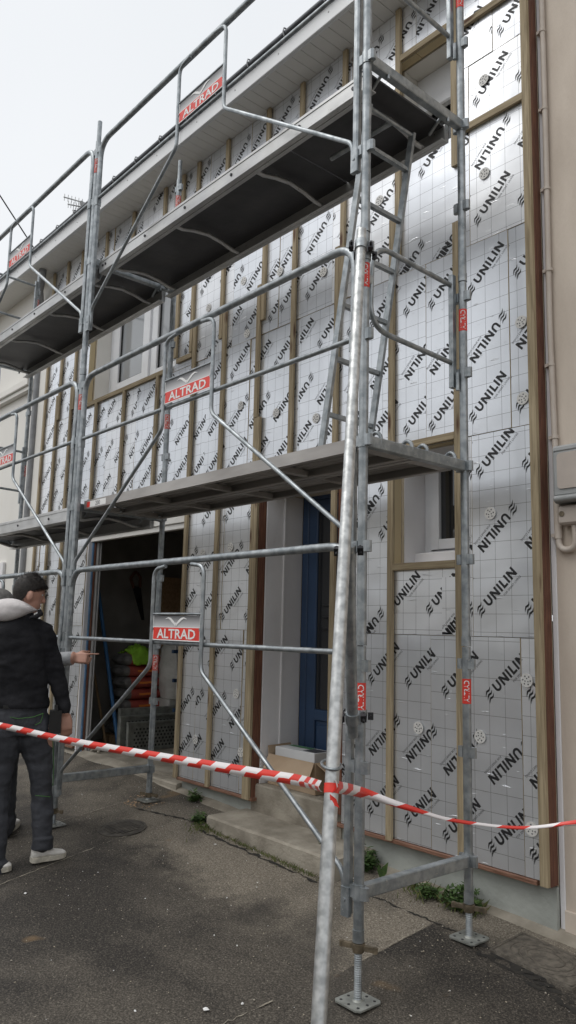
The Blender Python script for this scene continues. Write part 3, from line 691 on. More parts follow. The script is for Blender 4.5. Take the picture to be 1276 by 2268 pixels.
mb = MB(); mb.bbox_(-5.19, -3.445, 1.19, 1.33, 3.505, 3.54, 0.006); part(mb, 'sill', 'pvc', wl)
lining((-5.198, -3.442, 3.502, 4.798), 1.162, 1.44, 'cream')
o = OPEN['right']
mb = MB(); frame_rect(mb, -0.74, 0.1, 4.23, 4.985, 1.36, 1.42, 0.055); wr = part(mb, 'window', 'pvc', house)
mb = MB(); mb.box(-0.68, 0.04, 1.385, 1.391, 4.29, 4.93); part(mb, 'pane', 'glass', wr)
mb = MB(); mb.bbox_(-0.74, 0.1, 1.30, 1.36, 4.70, 4.985, 0.01); part(mb, 'shutter_box', 'pvc', wr)
lining((-0.748, -0.237, 4.222, 4.988), 1.162, 1.44, 'cream')
for k in ('small', 'left', 'right'): room(OPEN[k], 1.44, 1.60)

# front door ------------------------------------------------
mb = MB(); frame_rect(mb, -2.098, -1.20, 0.0, 2.2, 1.40, 1.47, 0.07, 0.006); dr = part(mb, 'front_door', 'blue', house)
mb = MB(); mb.bbox_(-2.027, -1.27, 1.425, 1.465, 0.04, 2.13, 0.004); lf = part(mb, 'door_leaf', 'blue', dr)
mb = MB(); frame_rect(mb, -2.027, -1.27, 0.04, 2.13, 1.405, 1.424, 0.10, 0.006); mb.bbox_(-1.926, -1.371, 1.406, 1.424, 0.44, 0.52, 0.006)
mb.bbox_(-1.90, -1.39, 1.412, 1.4245, 0.17, 0.41, 0.008); part(mb, 'door_panel', 'blue', lf)
mb = MB(); mb.box(-1.922, -1.375, 1.417, 1.4235, 0.525, 2.03); part(mb, 'pane', 'glass', lf)
mb = MB()
for k in range(3): mb.tube([(-1.86, 1.413, 1.12 + .09 * k), (-1.44, 1.413, 1.12 + .09 * k)], 0.008, 6)
part(mb, 'door_grille', 'darkmetal', lf)
mb = MB(); mb.tube(fillet([(-1.33, 1.405, 1.02), (-1.33, 1.36, 1.02), (-1.44, 1.36, 1.02)], 0.015, 4), 0.009, 8); part(mb, 'door_handle', 'alu', lf)
mb = MB(); mb.box(-2.1085, -2.099, 1.150, 1.515, -.006, 2.155); mb.box(-1.2695, -1.260, 1.150, 1.515, -.006, 2.155); mb.bbox_(-2.099, -2.085, 1.315, 1.337, -.006, 2.15, 0.004); part(mb, 'reveal_lining', 'reveal', house)
mb = MB(); mb.bbox_(-2.165, -1.23, 1.125, 1.62, -0.30, -0.008, 0.012); part(mb, 'threshold', 'concrete', house)
# doorstep slab
mb = MB()
fx = [-2.22 + 0.08 * i for i in range(17)]
rr = []
for i, x in enumerate(fx):
    j = 0.012 * noise.noise(Vector((x * 3, 2, 0))); yf = 0.775 + 0.01 * (i / 16) + j
    zt = -0.203 - 0.012 * i / 16
    rr.append([(x, yf, -0.5), (x, yf - 0.004, zt - 0.012), (x, yf + 0.010, zt), (x, 1.20, zt + 0.004), (x, 1.20, -0.5)])
mb.loft(rr, smooth=False); st = mb.build('doorstep', 'concrete', origin=(-1.55, 0.95, -0.35)); tag(st, 'low worn concrete step slab in front of the blue door', 'step')

dr.location.y += 0.115
# garage ------------------------------------------------
mb = MB(); mb.add([(-5.62, 1.212, -0.17), (-2.6, 1.212, -0.17), (-2.6, 5.5, -0.17), (-5.62, 5.5, -0.17), (-5.62, 1.212, 2.24), (-2.6, 1.212, 2.24), (-2.6, 5.5, 2.24), (-5.62, 5.5, 2.24)], [(1, 2, 6, 5), (2, 3, 7, 6), (3, 0, 4, 7), (4, 5, 6, 7)])
mb.add([(-5.62, 1.213, -0.17), (-4.97, 1.213, -0.17), (-4.97, 1.213, 2.24), (-5.62, 1.213, 2.24)], [(0, 1, 2, 3)]); mb.add([(-3.1, 1.213, -0.17), (-2.6, 1.213, -0.17), (-2.6, 1.213, 2.24), (-3.1, 1.213, 2.24)], [(0, 1, 2, 3)])
mb.add([(-4.97, 1.213, 2.02), (-3.1, 1.213, 2.02), (-3.1, 1.213, 2.24), (-4.97, 1.213, 2.24)], [(0, 1, 2, 3)])
gr = part(mb, 'garage_room', 'block', house)
mb = MB(); mb.bbox_(-5.62, -2.6, 1.2125, 5.5, -0.30, -0.150, 0.01); part(mb, 'garage_floor', 'concrete', house)
mb = MB(); mb.bbox_(-4.966, -3.102, 1.085, 1.2120, -0.32, -0.163, 0.012); part(mb, 'garage_sill', 'concrete', house)
mb = MB(); mb.bbox_(-4.968, -4.945, 1.088, 1.165, -0.149, 2.015, 0.003); gj = part(mb, 'garage_frame', 'reveal', house)
mb = MB(); mb.bbox_(-4.944, -4.925, 1.128, 1.146, -0.149, 1.96, 0.003); part(mb, 'blue_strip', 'bluetape', gj)
mb = MB(); mb.bbox_(-4.944, -4.915, 1.147, 1.166, -0.149, 1.96, 0.003); part(mb, 'jamb_board', 'brownwood', gj)
mb = MB(); mb.bbox_(-4.944, -4.885, 1.170, 1.190, -0.149, 1.96, 0.003); mb.bbox_(-4.884, -4.872, 1.192, 1.206, -0.149, 1.96, 0.003); part(mb, 'door_track', 'greyframe', gj)
mb = MB(); mb.bbox_(-4.944, -3.101, 1.11, 1.16, 1.965, 2.014, 0.003); part(mb, 'lintel', 'cream', house)
mb = MB(); mb.bbox_(-5.0, -3.101, 1.092, 1.158, 2.016, 2.098, 0.003); part(mb, 'lintel', 'cream', house)

# ------------------------------------------------------------------ neighbours
nb = thing('neighbouring_house', 'pinkish beige rendered house at the right edge with conduit on its wall', 'house', (1.5, 1.3, -0.35))
mb = MB(); rr = []
mb.add([(0.306, 1.165, -0.6), (4.8, 1.165, -0.6), (4.8, 1.165, 6.4), (0.306, 1.165, 6.4), (0.306, 1.6, -0.6), (0.306, 1.6, 6.4)], [(0, 1, 2, 3), (4, 0, 3, 5)])
part(mb, 'wall', 'render', nb, recalc=False)
mb = MB(); mb.bbox_(0.2755, 0.3055, 1.1595, 1.20, -0.36, 6.4, 0.004); part(mb, 'corner_bead', 'reveal', nb)
mb = MB(); mb.bbox_(0.3065, 4.8, 1.150, 1.164, -0.6, -0.225, 0.004); part(mb, 'plinth', 'render', nb)
mb = MB(); mb.box(0.318, 4.8, 1.7, 6.5, 1.0, 6.4); part(mb, 'back_wall', 'block', nb)
NBX, NBY = -0.019, 0.035
nb_start = len(bpy.data.objects)
mb = MB(); mb.tube([(0.34, 1.108, 6.3), (0.343, 1.108, 4.0), (0.336, 1.108, 2.8), (0.348, 1.108, 2.1), (0.352, 1.106, 1.83)], 0.0155, 12)
mb.tube(fillet([(0.352, 1.106, 1.80), (0.356, 1.106, 1.56), (0.455, 1.10, 1.56), (0.455, 1.09, 1.69)], 0.06, 7), 0.0165, 12)
mb.tube([(0.352, 1.106, 1.84), (0.354, 1.106, 1.62)], 0.0205, 12)
cd = part(mb, 'conduit', 'pipepaint', nb)
for z in (5.2, 4.62, 4.12, 3.62, 3.13, 2.58, 2.17, 1.64):
    k = MB(); xz = 0.341 if z > 3 else (0.338 if z > 2.4 else 0.349); k.tube([(xz, 1.108, z - .008), (xz, 1.108, z + .008)], 0.0195, 12); k.obox((xz - .022, 1.11, z), Vector((.012, 0, 0)), Vector((0, .012, 0)), Vector((0, 0, .009))); part(k, 'pipe_clip', 'pipepaint', cd)
mb = MB(); mb.bbox_(0.372, 0.80, 1.04, 1.129, 1.80, 2.105, 0.012); mt_ = mb.build('meter_box', 'meter', origin=(0.586, 1.1, 1.8)); tag(mt_, 'grey electricity meter box with pale cover fixed to the beige wall', 'meter box')
mb = MB(); mb.cur = 0; mb.bbox_(0.384, 0.79, 1.028, 1.039, 1.828, 2.075, 0.012); part(mb, 'lid', 'meter', mt_)
mb = MB()
c_ = [(0.408 + .02 * (1 - math.cos(a)) if k < 2 else 0, 0) for k, a in enumerate((0, 1))]
def rrect(x0, x1, z0, z1, r, y):
    pts = []
    for cx_, cz_, a0 in ((x1 - r, z1 - r, 0), (x0 + r, z1 - r, 90), (x0 + r, z0 + r, 180), (x1 - r, z0 + r, 270)):
        for k in range(6): a = math.radians(a0 + 18 * k); pts.append((cx_ + r * math.cos(a), y, cz_ + r * math.sin(a)))
    return pts
mb.loft([rrect(0.403, 0.775, 1.868, 2.058, 0.022, 1.0275), rrect(0.403, 0.775, 1.868, 2.058, 0.022, 1.021)], smooth=False); part(mb, 'cover', 'beigebox', mt_)
mb = MB(); mb.tube([(0.386, 1.026, 1.818), (0.79, 1.026, 1.818)], 0.017, 12); part(mb, 'hinge', 'meter', mt_)
mb = MB(); mb.bbox_(0.388, 0.80, 1.055, 1.129, 1.685, 1.785, 0.012); b2_ = mb.build('junction_box', 'beigebox', origin=(0.59, 1.1, 1.7)); tag(b2_, 'beige junction box below the grey meter box', 'junction box')
mb = MB(); mb.cyl((0.405, 1.0555, 1.742), (0.405, 1.050, 1.742), 0.014, 14); part(mb, 'screw', 'rust', b2_)

for _o in (cd, mt_, b2_):
    _o.location = Vector(_o.location) + Vector((NBX, NBY, 0))

lh = thing('cream_house', 'smooth cream house wall with a small upper window at the left edge', 'house', (-9, 1.3, -0.3))
LO = (-9.4, -7.95, 4.20, 5.15)
mb = MB(); wall_grid(mb, -10.15, HX0 - 0.002, -0.6, 5.6, 1.10, [LO], 0.2); part(mb, 'wall', 'cream', lh, recalc=False)
mb = MB(); mb.add([(HX0 - 0.001, 1.10, -0.6), (HX0 - 0.001, 1.2, -0.6), (HX0 - 0.001, 1.2, 5.5), (HX0 - 0.001, 1.10, 5.5)], [(0, 1, 2, 3)]); part(mb, 'wall_end', 'cream', lh)
mb = MB(); frame_rect(mb, -9.39, -7.96, 4.21, 5.14, 1.22, 1.28, 0.06); wn = part(mb, 'window', 'pvc', lh)
mb = MB(); mb.box(-9.33, -8.02, 1.245, 1.251, 4.27, 5.08); part(mb, 'pane', 'glasspale', wn)
mb = MB(); mb.bbox_(-9.6, -6.72, 1.0, 1.22, 4.055, 4.15, 0.008); mb.bbox_(-9.6, -6.72, 1.03, 1.099, 4.0, 4.054, 0.004); part(mb, 'sill', 'cream', wn)
mb = MB(); mb.box(-10.15, HX0 - .01, 1.35, 6, -0.5, 5.55); part(mb, 'back_wall', 'block', lh)
mb = MB(); mb.bbox_(-8.2, -7.2, 1.06, 1.099, -0.3, 1.86, 0.005); part(mb, 'entrance_door', 'reveal', lh)

# ------------------------------------------------------------------ lettering for signs
ALT, _aw, _ah = font_tris('ALTRAD', 0.3, 0.006)
ALT = [[(p[0] / _aw, p[1] / _ah) for p in t] for t in ALT]
T200, _tw, _th = font_tris('200', 0.3)
T200 = [[(p[0] / _tw, p[1] / _th) for p in t] for t in T200]


def signgrad():
    m = bpy.data.materials.new('sign grey fade print'); m.use_nodes = True; n = m.node_tree; b = n.nodes['Principled BSDF']; b.inputs['Roughness'].default_value = 0.4
    t = n.nodes.new('ShaderNodeTexCoord'); s = n.nodes.new('ShaderNodeSeparateXYZ'); n.links.new(t.outputs['Generated'], s.inputs[0])
    r = n.nodes.new('ShaderNodeValToRGB'); r.color_ramp.elements[0].position = 0.5; r.color_ramp.elements[0].color = (0.62, 0.62, 0.63, 1); r.color_ramp.elements[1].position = 1.0; r.color_ramp.elements[1].color = (0.07, 0.07, 0.075, 1)
    n.links.new(s.outputs[2], r.inputs['Fac']); n.links.new(r.outputs[0], b.inputs['Base Color']); return m


M['signgrad'] = signgrad()
RS = 0.0225


# ------------------------------------------------------------------ scaffold
def sticker(o, x, y, z0, z1, worn):
    "red maker's sticker wrapped round a standard, facing the street"
    a0 = math.atan2(CAM_POS.y - y, CAM_POS.x - x); k = MB(); n = 12; r = RS + 0.0012; sp = 1.25
    ring = [[(x + r * math.cos(a0 + sp * (2 * i / n - 1)), y + r * math.sin(a0 + sp * (2 * i / n - 1)), z) for i in range(n + 1)] for z in (z0, z1)]
    k.add(ring[0] + ring[1], [(i, i + 1, n + 2 + i, n + 1 + i) for i in range(n)], True)
    s = part(k, 'sticker', 'redworn' if worn else 'red', o, recalc=False)
    k = MB(); r += 0.001
    for t in ALT:
        k.add([(x + r * math.cos(a0 + (0.5 - p[1]) * -1.15), y + r * math.sin(a0 + (0.5 - p[1]) * -1.15), z0 + 0.008 + p[0] * (z1 - z0 - 0.016)) for p in [(q[0], 1 - q[1]) for q in t]], [(0, 1, 2)])
    part(k, 'lettering', 'white', s, recalc=False)['kind'] = 'stuff'


def scaffold_frame(x, zlo, zhi, ztr, label, worn, spigot=0.0, stick=True):
    f = thing('scaffold_section', label, 'scaffold', (x, 0.39, zlo), 'galvanised scaffold sections')
    for y in (0.0, 0.786):
        k = MB(); k.tube([(x, y, zlo), (x, y, zhi - 0.004)], RS, 16)
        if spigot: k.tube([(x, y, zhi - .01), (x, y, zhi + spigot)], 0.018, 12)
        k.tube([(x, y, zlo), (x, y, zlo + 0.05)], RS + 0.0025, 16)
        part(k, 'standard', 'galv', f)
        for zl in [ztr - 0.98, ztr - 0.5, ztr, ztr + 0.52, ztr + 0.96]:
            if not (zlo + .03 < zl < zhi - .02): continue
            for sx in (-1, 1):
                k = MB()
                pts = [(x + sx * (0.020 + 0.022 * (1 - math.cos(a)) / 2 * 1.6), y + 0.022 * math.sin(a)) for a in [math.pi * q / 6 for q in range(7)]]
                prof = [(x + sx * .018, y - .017), (x + sx * .040, y - .017), (x + sx * .052, y - .008), (x + sx * .054, y + .004), (x + sx * .048, y + .013), (x + sx * .018, y + .016)]
                k.loft([[(a, b, zl - .026) for a, b in prof], [(a, b, zl + .026) for a, b in prof]], smooth=False)
                part(k, 'lug', 'galv', f)
        if stick: sticker(f, x, y, zhi - 0.29, zhi - 0.165, worn)
    k = MB(); k.bbox_(x - .022, x + .022, RS - .004, 0.786 - RS + .004, ztr - .028, ztr + .028, 0.004); part(k, 'transom', 'galv', f)
    for y in (0.0, 0.786):
        k = MB(); k.tube([(x, y, ztr - .033), (x, y, ztr + .033)], RS + 0.004, 16); part(k, 'weld_collar', 'galv', f)
    return f


NAME = {0.0: 'near the beige house', -3.03: 'in the middle', -6.06: 'at the far left'}
STAGE = [(-0.20, 1.05, 0.0, 'lowest'), (1.05, 3.05, 2.0, 'first lift'), (3.05, 5.05, 4.0, 'top lift')]
LBL = {(0, 0): 'lowest galvanised frame of the nearest pair of uprights, low tie bar, red stickers', (0, 1): 'nearest galvanised frame carrying the right end of the lower platform', (0, 2): 'nearest galvanised frame carrying the right end of the upper platform',
       (1, 0): 'lowest galvanised frame beside the garage opening with low tie bar', (1, 1): 'galvanised frame between two bays carrying the lower platforms', (1, 2): 'galvanised frame between two bays rising above the roof edge',
       (2, 0): 'lowest galvanised frame at the far left behind the workers', (2, 1): 'galvanised frame at far left in front of the cream wall, lower platform', (2, 2): 'galvanised frame at far left beneath the upper platform near the eaves'}
for i, x in enumerate((0.0, -3.03, -6.06)):
    for j, (a, b, c, nm) in enumerate(STAGE):
        scaffold_frame(x, a if (j or i < 2) else -0.13, b, c, LBL[(i, j)], i > 0, 0.18 if j == 2 else 0)

# base jacks
def base_jack(x, y, label):
    z0 = gz(x, y) + 0.006
    o = thing('base_jack', label, 'base jack', (x, y, z0), 'scaffold base jacks')
    k = MB(); rr_ = []
    for zz in (0.0, 0.007):
        rr_.append([(x + a, y + b, z0 + zz) for a, b in ((-.075, -.06), (-.06, -.075), (.06, -.075), (.075, -.06), (.075, .06), (.06, .075), (-.06, .075), (-.075, .06))])
    k.loft(rr_, smooth=False); k.tube([(x, y, z0 + .007), (x, y, z0 + .014)], [.026, .0185], 14); p_ = part(k, 'plate', 'plate', o)
    k = MB()
    for a, b in ((-.05, -.05), (.05, -.05), (.05, .05), (-.05, .05), (0, -.055), (.055, 0), (0, .055), (-.055, 0)): k.cyl((x + a, y + b, z0 + .0072), (x + a, y + b, z0 + .0085), 0.0065, 8)
    part(k, 'plate_hole', 'darkmetal', p_)
    zt = max(-0.205, z0 + 0.06); k = MB(); pts = []; rs_ = []; z = z0 + .01; i = 0
    while z < zt + 0.03: pts.append((x, y, z)); rs_.append(.0175 if i % 2 else .0155); z += 0.0045; i += 1
    k.tube(pts, rs_, 12, smooth=False); part(k, 'screw', 'galv', o)
    k = MB(); k.tube([(x, y, zt - .036), (x, y, zt - .014), (x, y, zt + .001)], [.024, .030, .030], 12); a = 0.35
    for s in (1, -1):
        d = Vector((math.cos(a) * s, math.sin(a) * s, 0)); e = Vector((-d.y, d.x, 0))
        k.obox(Vector((x, y, zt - .015)) + d * .05, d * .028, e * .009, Vector((0, 0, .010))); k.cyl(Vector((x, y, zt - .027)) + d * .078, Vector((x, y, zt - .003)) + d * .078, .011, 8)
    part(k, 'wing_nut', 'rust', o)


for x, y, l in ((0, 0, 'base jack nearest the camera, plate with holes on the dark asphalt'), (0, .786, 'base jack near the beige house by the wall weeds'), (-3.03, .786, 'base jack on a dark plate in front of the garage opening'), (-3.03, 0, 'base jack partly hidden behind the man in trainers'), (-6.06, 0, 'far left outer base jack behind the workers'), (-6.06, .786, 'far left inner base jack by the cream wall')): base_jack(x, y, l)


# guardrails
def guardrail(xr, T, label, sign=True):
    xl = xr - 2.955 + 0.065 - 0.02; x1 = xr - 0.062; x0 = xr - 3.03 + 0.062; y = -0.004
    g = thing('guardrail', label, 'guardrail', ((x0 + x1) / 2, 0, T - 1.6), 'one piece scaffold guardrails')
    k = MB(); k.tube(fillet([(x0, y, T - .34), (x0, y, T), (x1, y, T), (x1, y, T - .34)], 0.15, 8), 0.021, 14); part(k, 'top_rail', 'galv', g)
    for x in (x0, x1):
        k = MB(); k.bbox_(x - .019, x + .019, y - .019, y + .019, T - 1.61, T - .33, 0.008); k.bbox_(x - .024, x + .024, y - .024, y + .0, T - 1.62, T - 1.50, 0.004); k.tube([(x, y - .028, T - 1.55), (x, y + .02, T - 1.55)], 0.008, 8)
        k.bbox_(x - .022, x + .022, y - .022, y + .022, T - .56, T - .47, .006)
        part(k, 'post', 'galv', g)
    k = MB(); k.tube([(x0, y, T - .495), (x1, y, T - .495)], 0.0135, 12); part(k, 'middle_rail', 'galv', g)
    hl, hr = xr - 1.765, xr - 1.222
    k = MB(); k.tube(fillet([(hl + .13, y - .026, T - .03), (hl, y - .026, T - .045), (hl, y - .022, T - .64), (x0 + .03, y - .005, T - 1.44), (x0 + .012, y, T - 1.58)], 0.085, 7), 0.0125, 12); part(k, 'brace', 'galv', g)
    k = MB(); k.tube(fillet([(hr - .13, y - .026, T - .03), (hr, y - .026, T - .045), (hr, y - .022, T - .64), (x1 - .03, y - .005, T - 1.44), (x1 - .012, y, T - 1.58)], 0.085, 7), 0.0125, 12); part(k, 'brace', 'galv', g)
    k = MB(); k.tube([(hl + .012, y - .022, T - .322), (hr - .012, y - .022, T - .322)], 0.008, 8); part(k, 'sign_bar', 'galv', g)
    if sign:
        a, b, zt, zb = hl + .016, hr - .016, T - .333, T - .481; ys = y - .024
        k = MB(); k.box(a, b, ys, ys + .0015, zb, zt); s = part(k, 'sign', 'signgrad', g)
        k = MB()
        for q in ((a, a + .006, zb, zt), (b - .006, b, zb, zt), (a + .006, b - .006, zb, zb + .006), (a + .006, b - .006, zb + .078, zb + .0815)): k.add([(q[0], ys - .0012, q[2]), (q[1], ys - .0012, q[2]), (q[1], ys - .0012, q[3]), (q[0], ys - .0012, q[3])], [(0, 1, 2, 3)])
        part(k, 'border', 'white', s, recalc=False)
        k = MB(); k.add([(a + .006, ys - .0012, zb + .006), (b - .006, ys - .0012, zb + .006), (b - .006, ys - .0012, zb + .078), (a + .006, ys - .0012, zb + .078)], [(0, 1, 2, 3)]); part(k, 'red_band', 'red', s, recalc=False)
        k = MB()
        for t in ALT:
            k.add([(a + .05 + p[0] * (b - a - .095), ys - .0024, zb + .013 + p[1] * .057) for p in t], [(0, 1, 2)])
        part(k, 'lettering', 'white', s, recalc=False)['kind'] = 'stuff'
        # spread-winged bird: two swept wings and a tail
        k = MB(); cx_, cz_ = (a + b) / 2, zb + .118
        W1 = [(-.115, .012), (-.085, .022), (-.055, .018), (-.030, .004), (-.008, -.012), (.002, -.008)]; W2 = [(-.115, .010), (-.085, .014), (-.060, .004), (-.040, -.010), (-.020, -.020), (-.004, -.034)]
        for sg in (1, -1):
            for i in range(5):
                k.add([(cx_ + sg * W2[i][0], ys - .0024, cz_ + W2[i][1]), (cx_ + sg * W2[i + 1][0], ys - .0024, cz_ + W2[i + 1][1]), (cx_ + sg * W1[i + 1][0], ys - .0024, cz_ + W1[i + 1][1]), (cx_ + sg * W1[i][0], ys - .0024, cz_ + W1[i][1])], [(0, 1, 2, 3)])
        part(k, 'bird_emblem', 'white', s, recalc=False)
        for xx in (a - .002, b + .002):
            k = MB(); k.cyl((xx, ys + .002, zb + .07), (xx, ys - .006, zb + .07), 0.009, 10); part(k, 'rivet', 'galv', g)
    return g


guardrail(0.0, 1.51, 'lowest guardrail in front of the garage with level ALTRAD sign')
guardrail(0.0, 3.015, 'middle guardrail along the near lower platform with its ALTRAD sign')
guardrail(0.0, 5.01, 'top guardrail of the near bay, sign against sky and eaves')
guardrail(-3.03, 1.51, 'lowest left guardrail behind the workers')
guardrail(-3.03, 3.02, 'middle left guardrail, sign cut by the left photo edge')
guardrail(-3.03, 5.03, 'top left guardrail, sign against sky and gutter')

# end guardrails, across the platform ends
def end_guard(x, z, label):
    g = thing('end_guardrail', label, 'guardrail', (x, 0.4, z + .45), 'end guardrails')
    k = MB(); k.tube(fillet([(x, 0.765, z + 1.03), (x, 0.10, z + 1.05), (x, 0.085, z + .60), (x, 0.765, z + .58)], 0.14, 8), 0.0135, 12); part(k, 'loop_rail', 'galv', g)
    k = MB(); k.bbox_(x - .015, x + .015, 0.732, 0.768, z + .44, z + 1.09, 0.004); k.tube([(x + .03, 0.752, z + .42), (x + .03, .752, z + .52)], .011, 10); part(k, 'post', 'galv', g)
    k = MB(); k.bbox_(x - .02, x + .012, 0.02, 0.1, z + .82, z + .87, 0.004); part(k, 'bracket', 'galv', g)


end_guard(-0.045, 2.0, 'end guardrail loop at the near end of the lower platform'); end_guard(-0.045, 4.0, 'end guardrail at the near end of the upper platform')
end_guard(-6.02, 4.0, 'end guardrail loop at the far left end of the upper platform'); end_guard(-6.02, 2.0, 'end guardrail loop at the far left end of the lower platform')


# platforms
def hook(k, x, y, z, s):
    pts = fillet([(x - s * .10, y, z - .025), (x - s * .03, y, z + .03), (x + s * .0, y, z + .052), (x + s * .034, y, z + .03), (x + s * .034, y, z - .012)], .03, 5)
    k.tube(pts, 0.010, 8)


def ply_deck(xr, z, label, hatch=False, bars=(0.05, 0.35, 0.66, 0.95)):
    x0, x1 = xr - 3.03 + .05, xr - .05; y0, y1 = 0.055, 0.735
    d = thing('scaffold_platform', label, 'platform', ((x0 + x1) / 2, .39, z - .1), 'scaffold platforms')
    for ya, yb, s in ((y0, y0 + .035, 1), (y1 - .035, y1, -1)):
        k = MB(); k.bbox_(x0, x1, ya, yb, z - .105, z + .005, 0.005); yo = ya if s == 1 else yb - .0
        k.bbox_(x0, x1, (ya - .004 if s == 1 else yb), (ya if s == 1 else yb + .004), z - .022, z - .008, .001)
        k.bbox_(x0, x1, (yb if s == 1 else ya - .03), (yb + .03 if s == 1 else ya), z - .105, z - .098, .001)
        r_ = part(k, 'side_rail', 'alu', d)
        k = MB()
        for q in (0.02, 0.035, 0.24, 0.42, 0.60, 0.82, 0.965, 0.98):
            xx = x0 + (x1 - x0) * q; k.tube([(xx, ya - .0062 if s == 1 else yb + .0062, z - .055), (xx, ya + .001 if s == 1 else yb - .001, z - .055)], 0.010, 10)
        part(k, 'rivet', 'darkmetal', r_)
    split = x1 - 0.78 if hatch else None
    for a, b in ([(x0 + .01, split - .006), (split + .006, x1 - .01)] if hatch else [(x0 + .01, x1 - .01)]):
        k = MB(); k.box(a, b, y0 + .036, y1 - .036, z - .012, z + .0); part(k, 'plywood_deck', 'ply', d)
    for q in bars:
        xx = x0 + (x1 - x0) * q; k = MB()
        k.tube([(xx, y0 + .03, z - .085), (xx, y0 + .12, z - .085), (xx, y0 + .22, z - .060), (xx, y0 + .34, z - .045), (xx, y0 + .46, z - .060), (xx, y0 + .56, z - .085), (xx, y1 - .03, z - .085)], 0.0145, 10)
        part(k, 'cross_bar', 'alu', d)
    for xx, s in ((x0, -1), (x1, 1)):
        for yy in (y0 + .09, y1 - .09):
            k = MB(); hook(k, xx + s * .03, yy, z - .035, s); part(k, 'hook', 'galv', d)
    return d


def steel_deck(xr, z, ya, yb, label):
    x0, x1 = xr - 3.03 + .05, xr - .05
    d = thing('scaffold_platform', label, 'platform', ((x0 + x1) / 2, (ya + yb) / 2, z - .07), 'scaffold platforms')
    k = MB(); pr = [(ya, z), (ya, z - .066), (ya + .035, z - .066), (ya + .035, z - .058), (ya + .012, z - .052), (ya + .012, z - .010)]
    n = 4; wd = (yb - ya - .024) / n
    for i in range(n):
        a = ya + .012 + i * wd; pr += [(a + wd * .3, z - .012), (a + wd * .38, z - .024), (a + wd * .62, z - .024), (a + wd * .7, z - .012)]
    pr += [(yb - .012, z - .010), (yb - .012, z - .052), (yb - .035, z - .058), (yb - .035, z - .066), (yb, z - .066), (yb, z)]
    for i in range(n - 1, -1, -1):
        a = ya + .012 + i * wd; pr += [(a + wd * .72, z), (a + wd * .62, z - .010), (a + wd * .38, z - .010), (a + wd * .28, z)]
    k.loft([[(x, p, q) for p, q in pr] for x in (x0, x1)], smooth=False); part(k, 'plank', 'steeldeck', d)
    for xx, s in ((x0, -1), (x1, 1)):
        k = MB(); k.bbox_(xx - .06 * (s == 1), xx + .06 * (s == -1), ya + .004, yb - .004, z - .064, z - .026, .003); part(k, 'end_cap', 'steeldeck', d)
        for yy in (ya + .05, yb - .05):
            k = MB(); hook(k, xx + s * .03, yy, z - .03, s); part(k, 'hook', 'galv', d)
    # cross stiffeners below
    for q in (0.25, 0.5, 0.75):
        xx = x0 + (x1 - x0) * q; k = MB(); k.bbox_(xx - .02, xx + .02, ya + .036, yb - .036, z - .062, z - .027, .003); part(k, 'stiffener', 'steeldeck', d)
    return d


d1 = steel_deck(0.0, 2.045, 0.055, 0.385, 'outer steel plank of the lower platform in front of the blue door, load label')
steel_deck(0.0, 2.045, 0.405, 0.735, 'inner steel plank of the lower platform nearest the foil wall')
k = MB(); lx = -2.93; k.add([(lx, .0535, 1.988), (lx + .30, .0535, 1.988), (lx + .30, .0535, 2.034), (lx, .0535, 2.034)], [(0, 1, 2, 3)]); ls = part(k, 'load_label', 'white', d1, recalc=False)
k = MB(); k.add([(lx, .0525, 1.99), (lx + .05, .0525, 1.99), (lx + .05, .0525, 2.032), (lx, .0525, 2.032)], [(0, 1, 2, 3)]); part(k, 'red_patch', 'red', ls, recalc=False)
k = MB()
for t in T200: k.add([(lx + .14 + p[0] * .07, .0525, 1.994 + p[1] * .034) for p in t], [(0, 1, 2)])
part(k, 'lettering', 'inkgrey', ls, recalc=False)['kind'] = 'stuff'
ply_deck(0.0, 4.0, 'upper near platform with dark plywood underside and access ladder', True)
ply_deck(-3.03, 4.0, 'upper left platform with dark plywood underside and bent bars')
ply_deck(-3.03, 2.02, 'lower left platform with pale side rail in front of cream wall')

# ladder from hatch
lad = thing('access_ladder', 'inclined galvanised ladder between the two platforms at the near end', 'ladder', (-0.45, .35, 2.06))
LX = lambda z: -0.463 + (z - 2.06) * 0.1765
for y in (0.165, 0.52):
    k = MB(); a, b = Vector((LX(2.055), y, 2.055)), Vector((LX(3.90), y, 3.90)); dz = (b - a).normalized(); e = Vector((0, 1, 0)); h = dz.cross(e)
    k.obox((a + b) / 2, dz * ((b - a).length / 2), e * .0095, h * .019); part(k, 'stile', 'galv', lad)
for z in (2.25, 2.545, 2.83, 3.115, 3.40, 3.69):
    k = MB(); k.obox((LX(z), .3425, z), Vector((.013, 0, 0)), Vector((0, .168, 0)), Vector((0, 0, .011))); part(k, 'rung', 'galv', lad)
k = MB(); k.tube([(LX(3.9), .165, 3.885), (LX(3.9), .52, 3.885)], .012, 8); k.tube([(-0.62, .35, 3.9), (LX(3.9), .35, 3.89)], .015, 8); part(k, 'hinge_bar', 'galv', lad)


# raker and couplers
def coupler(p, ax, parent, r=0.0245):
    "swivel coupler band round a tube at p with axis ax, with two eye bolts"
    p = Vector(p); ax = ax.normalized(); k = MB(); k.tube([p - ax * .027, p + ax * .027], r + .006, 16); part(k, 'coupler', 'galv', parent)
    e = ax.orthogonal().normalized()
    for s in (1, -1):
        q = p + e * s * (r + .022); k = MB(); g_ = ax.cross(e); k.tube([q - g_ * .030, q + g_ * .030], .006, 8); k.tube([q + g_ * .018, q + g_ * .030], .012, 6); k.obox(q, e * .012, g_ * .010, ax * .016); part(k, 'bolt', 'darkmetal', parent)


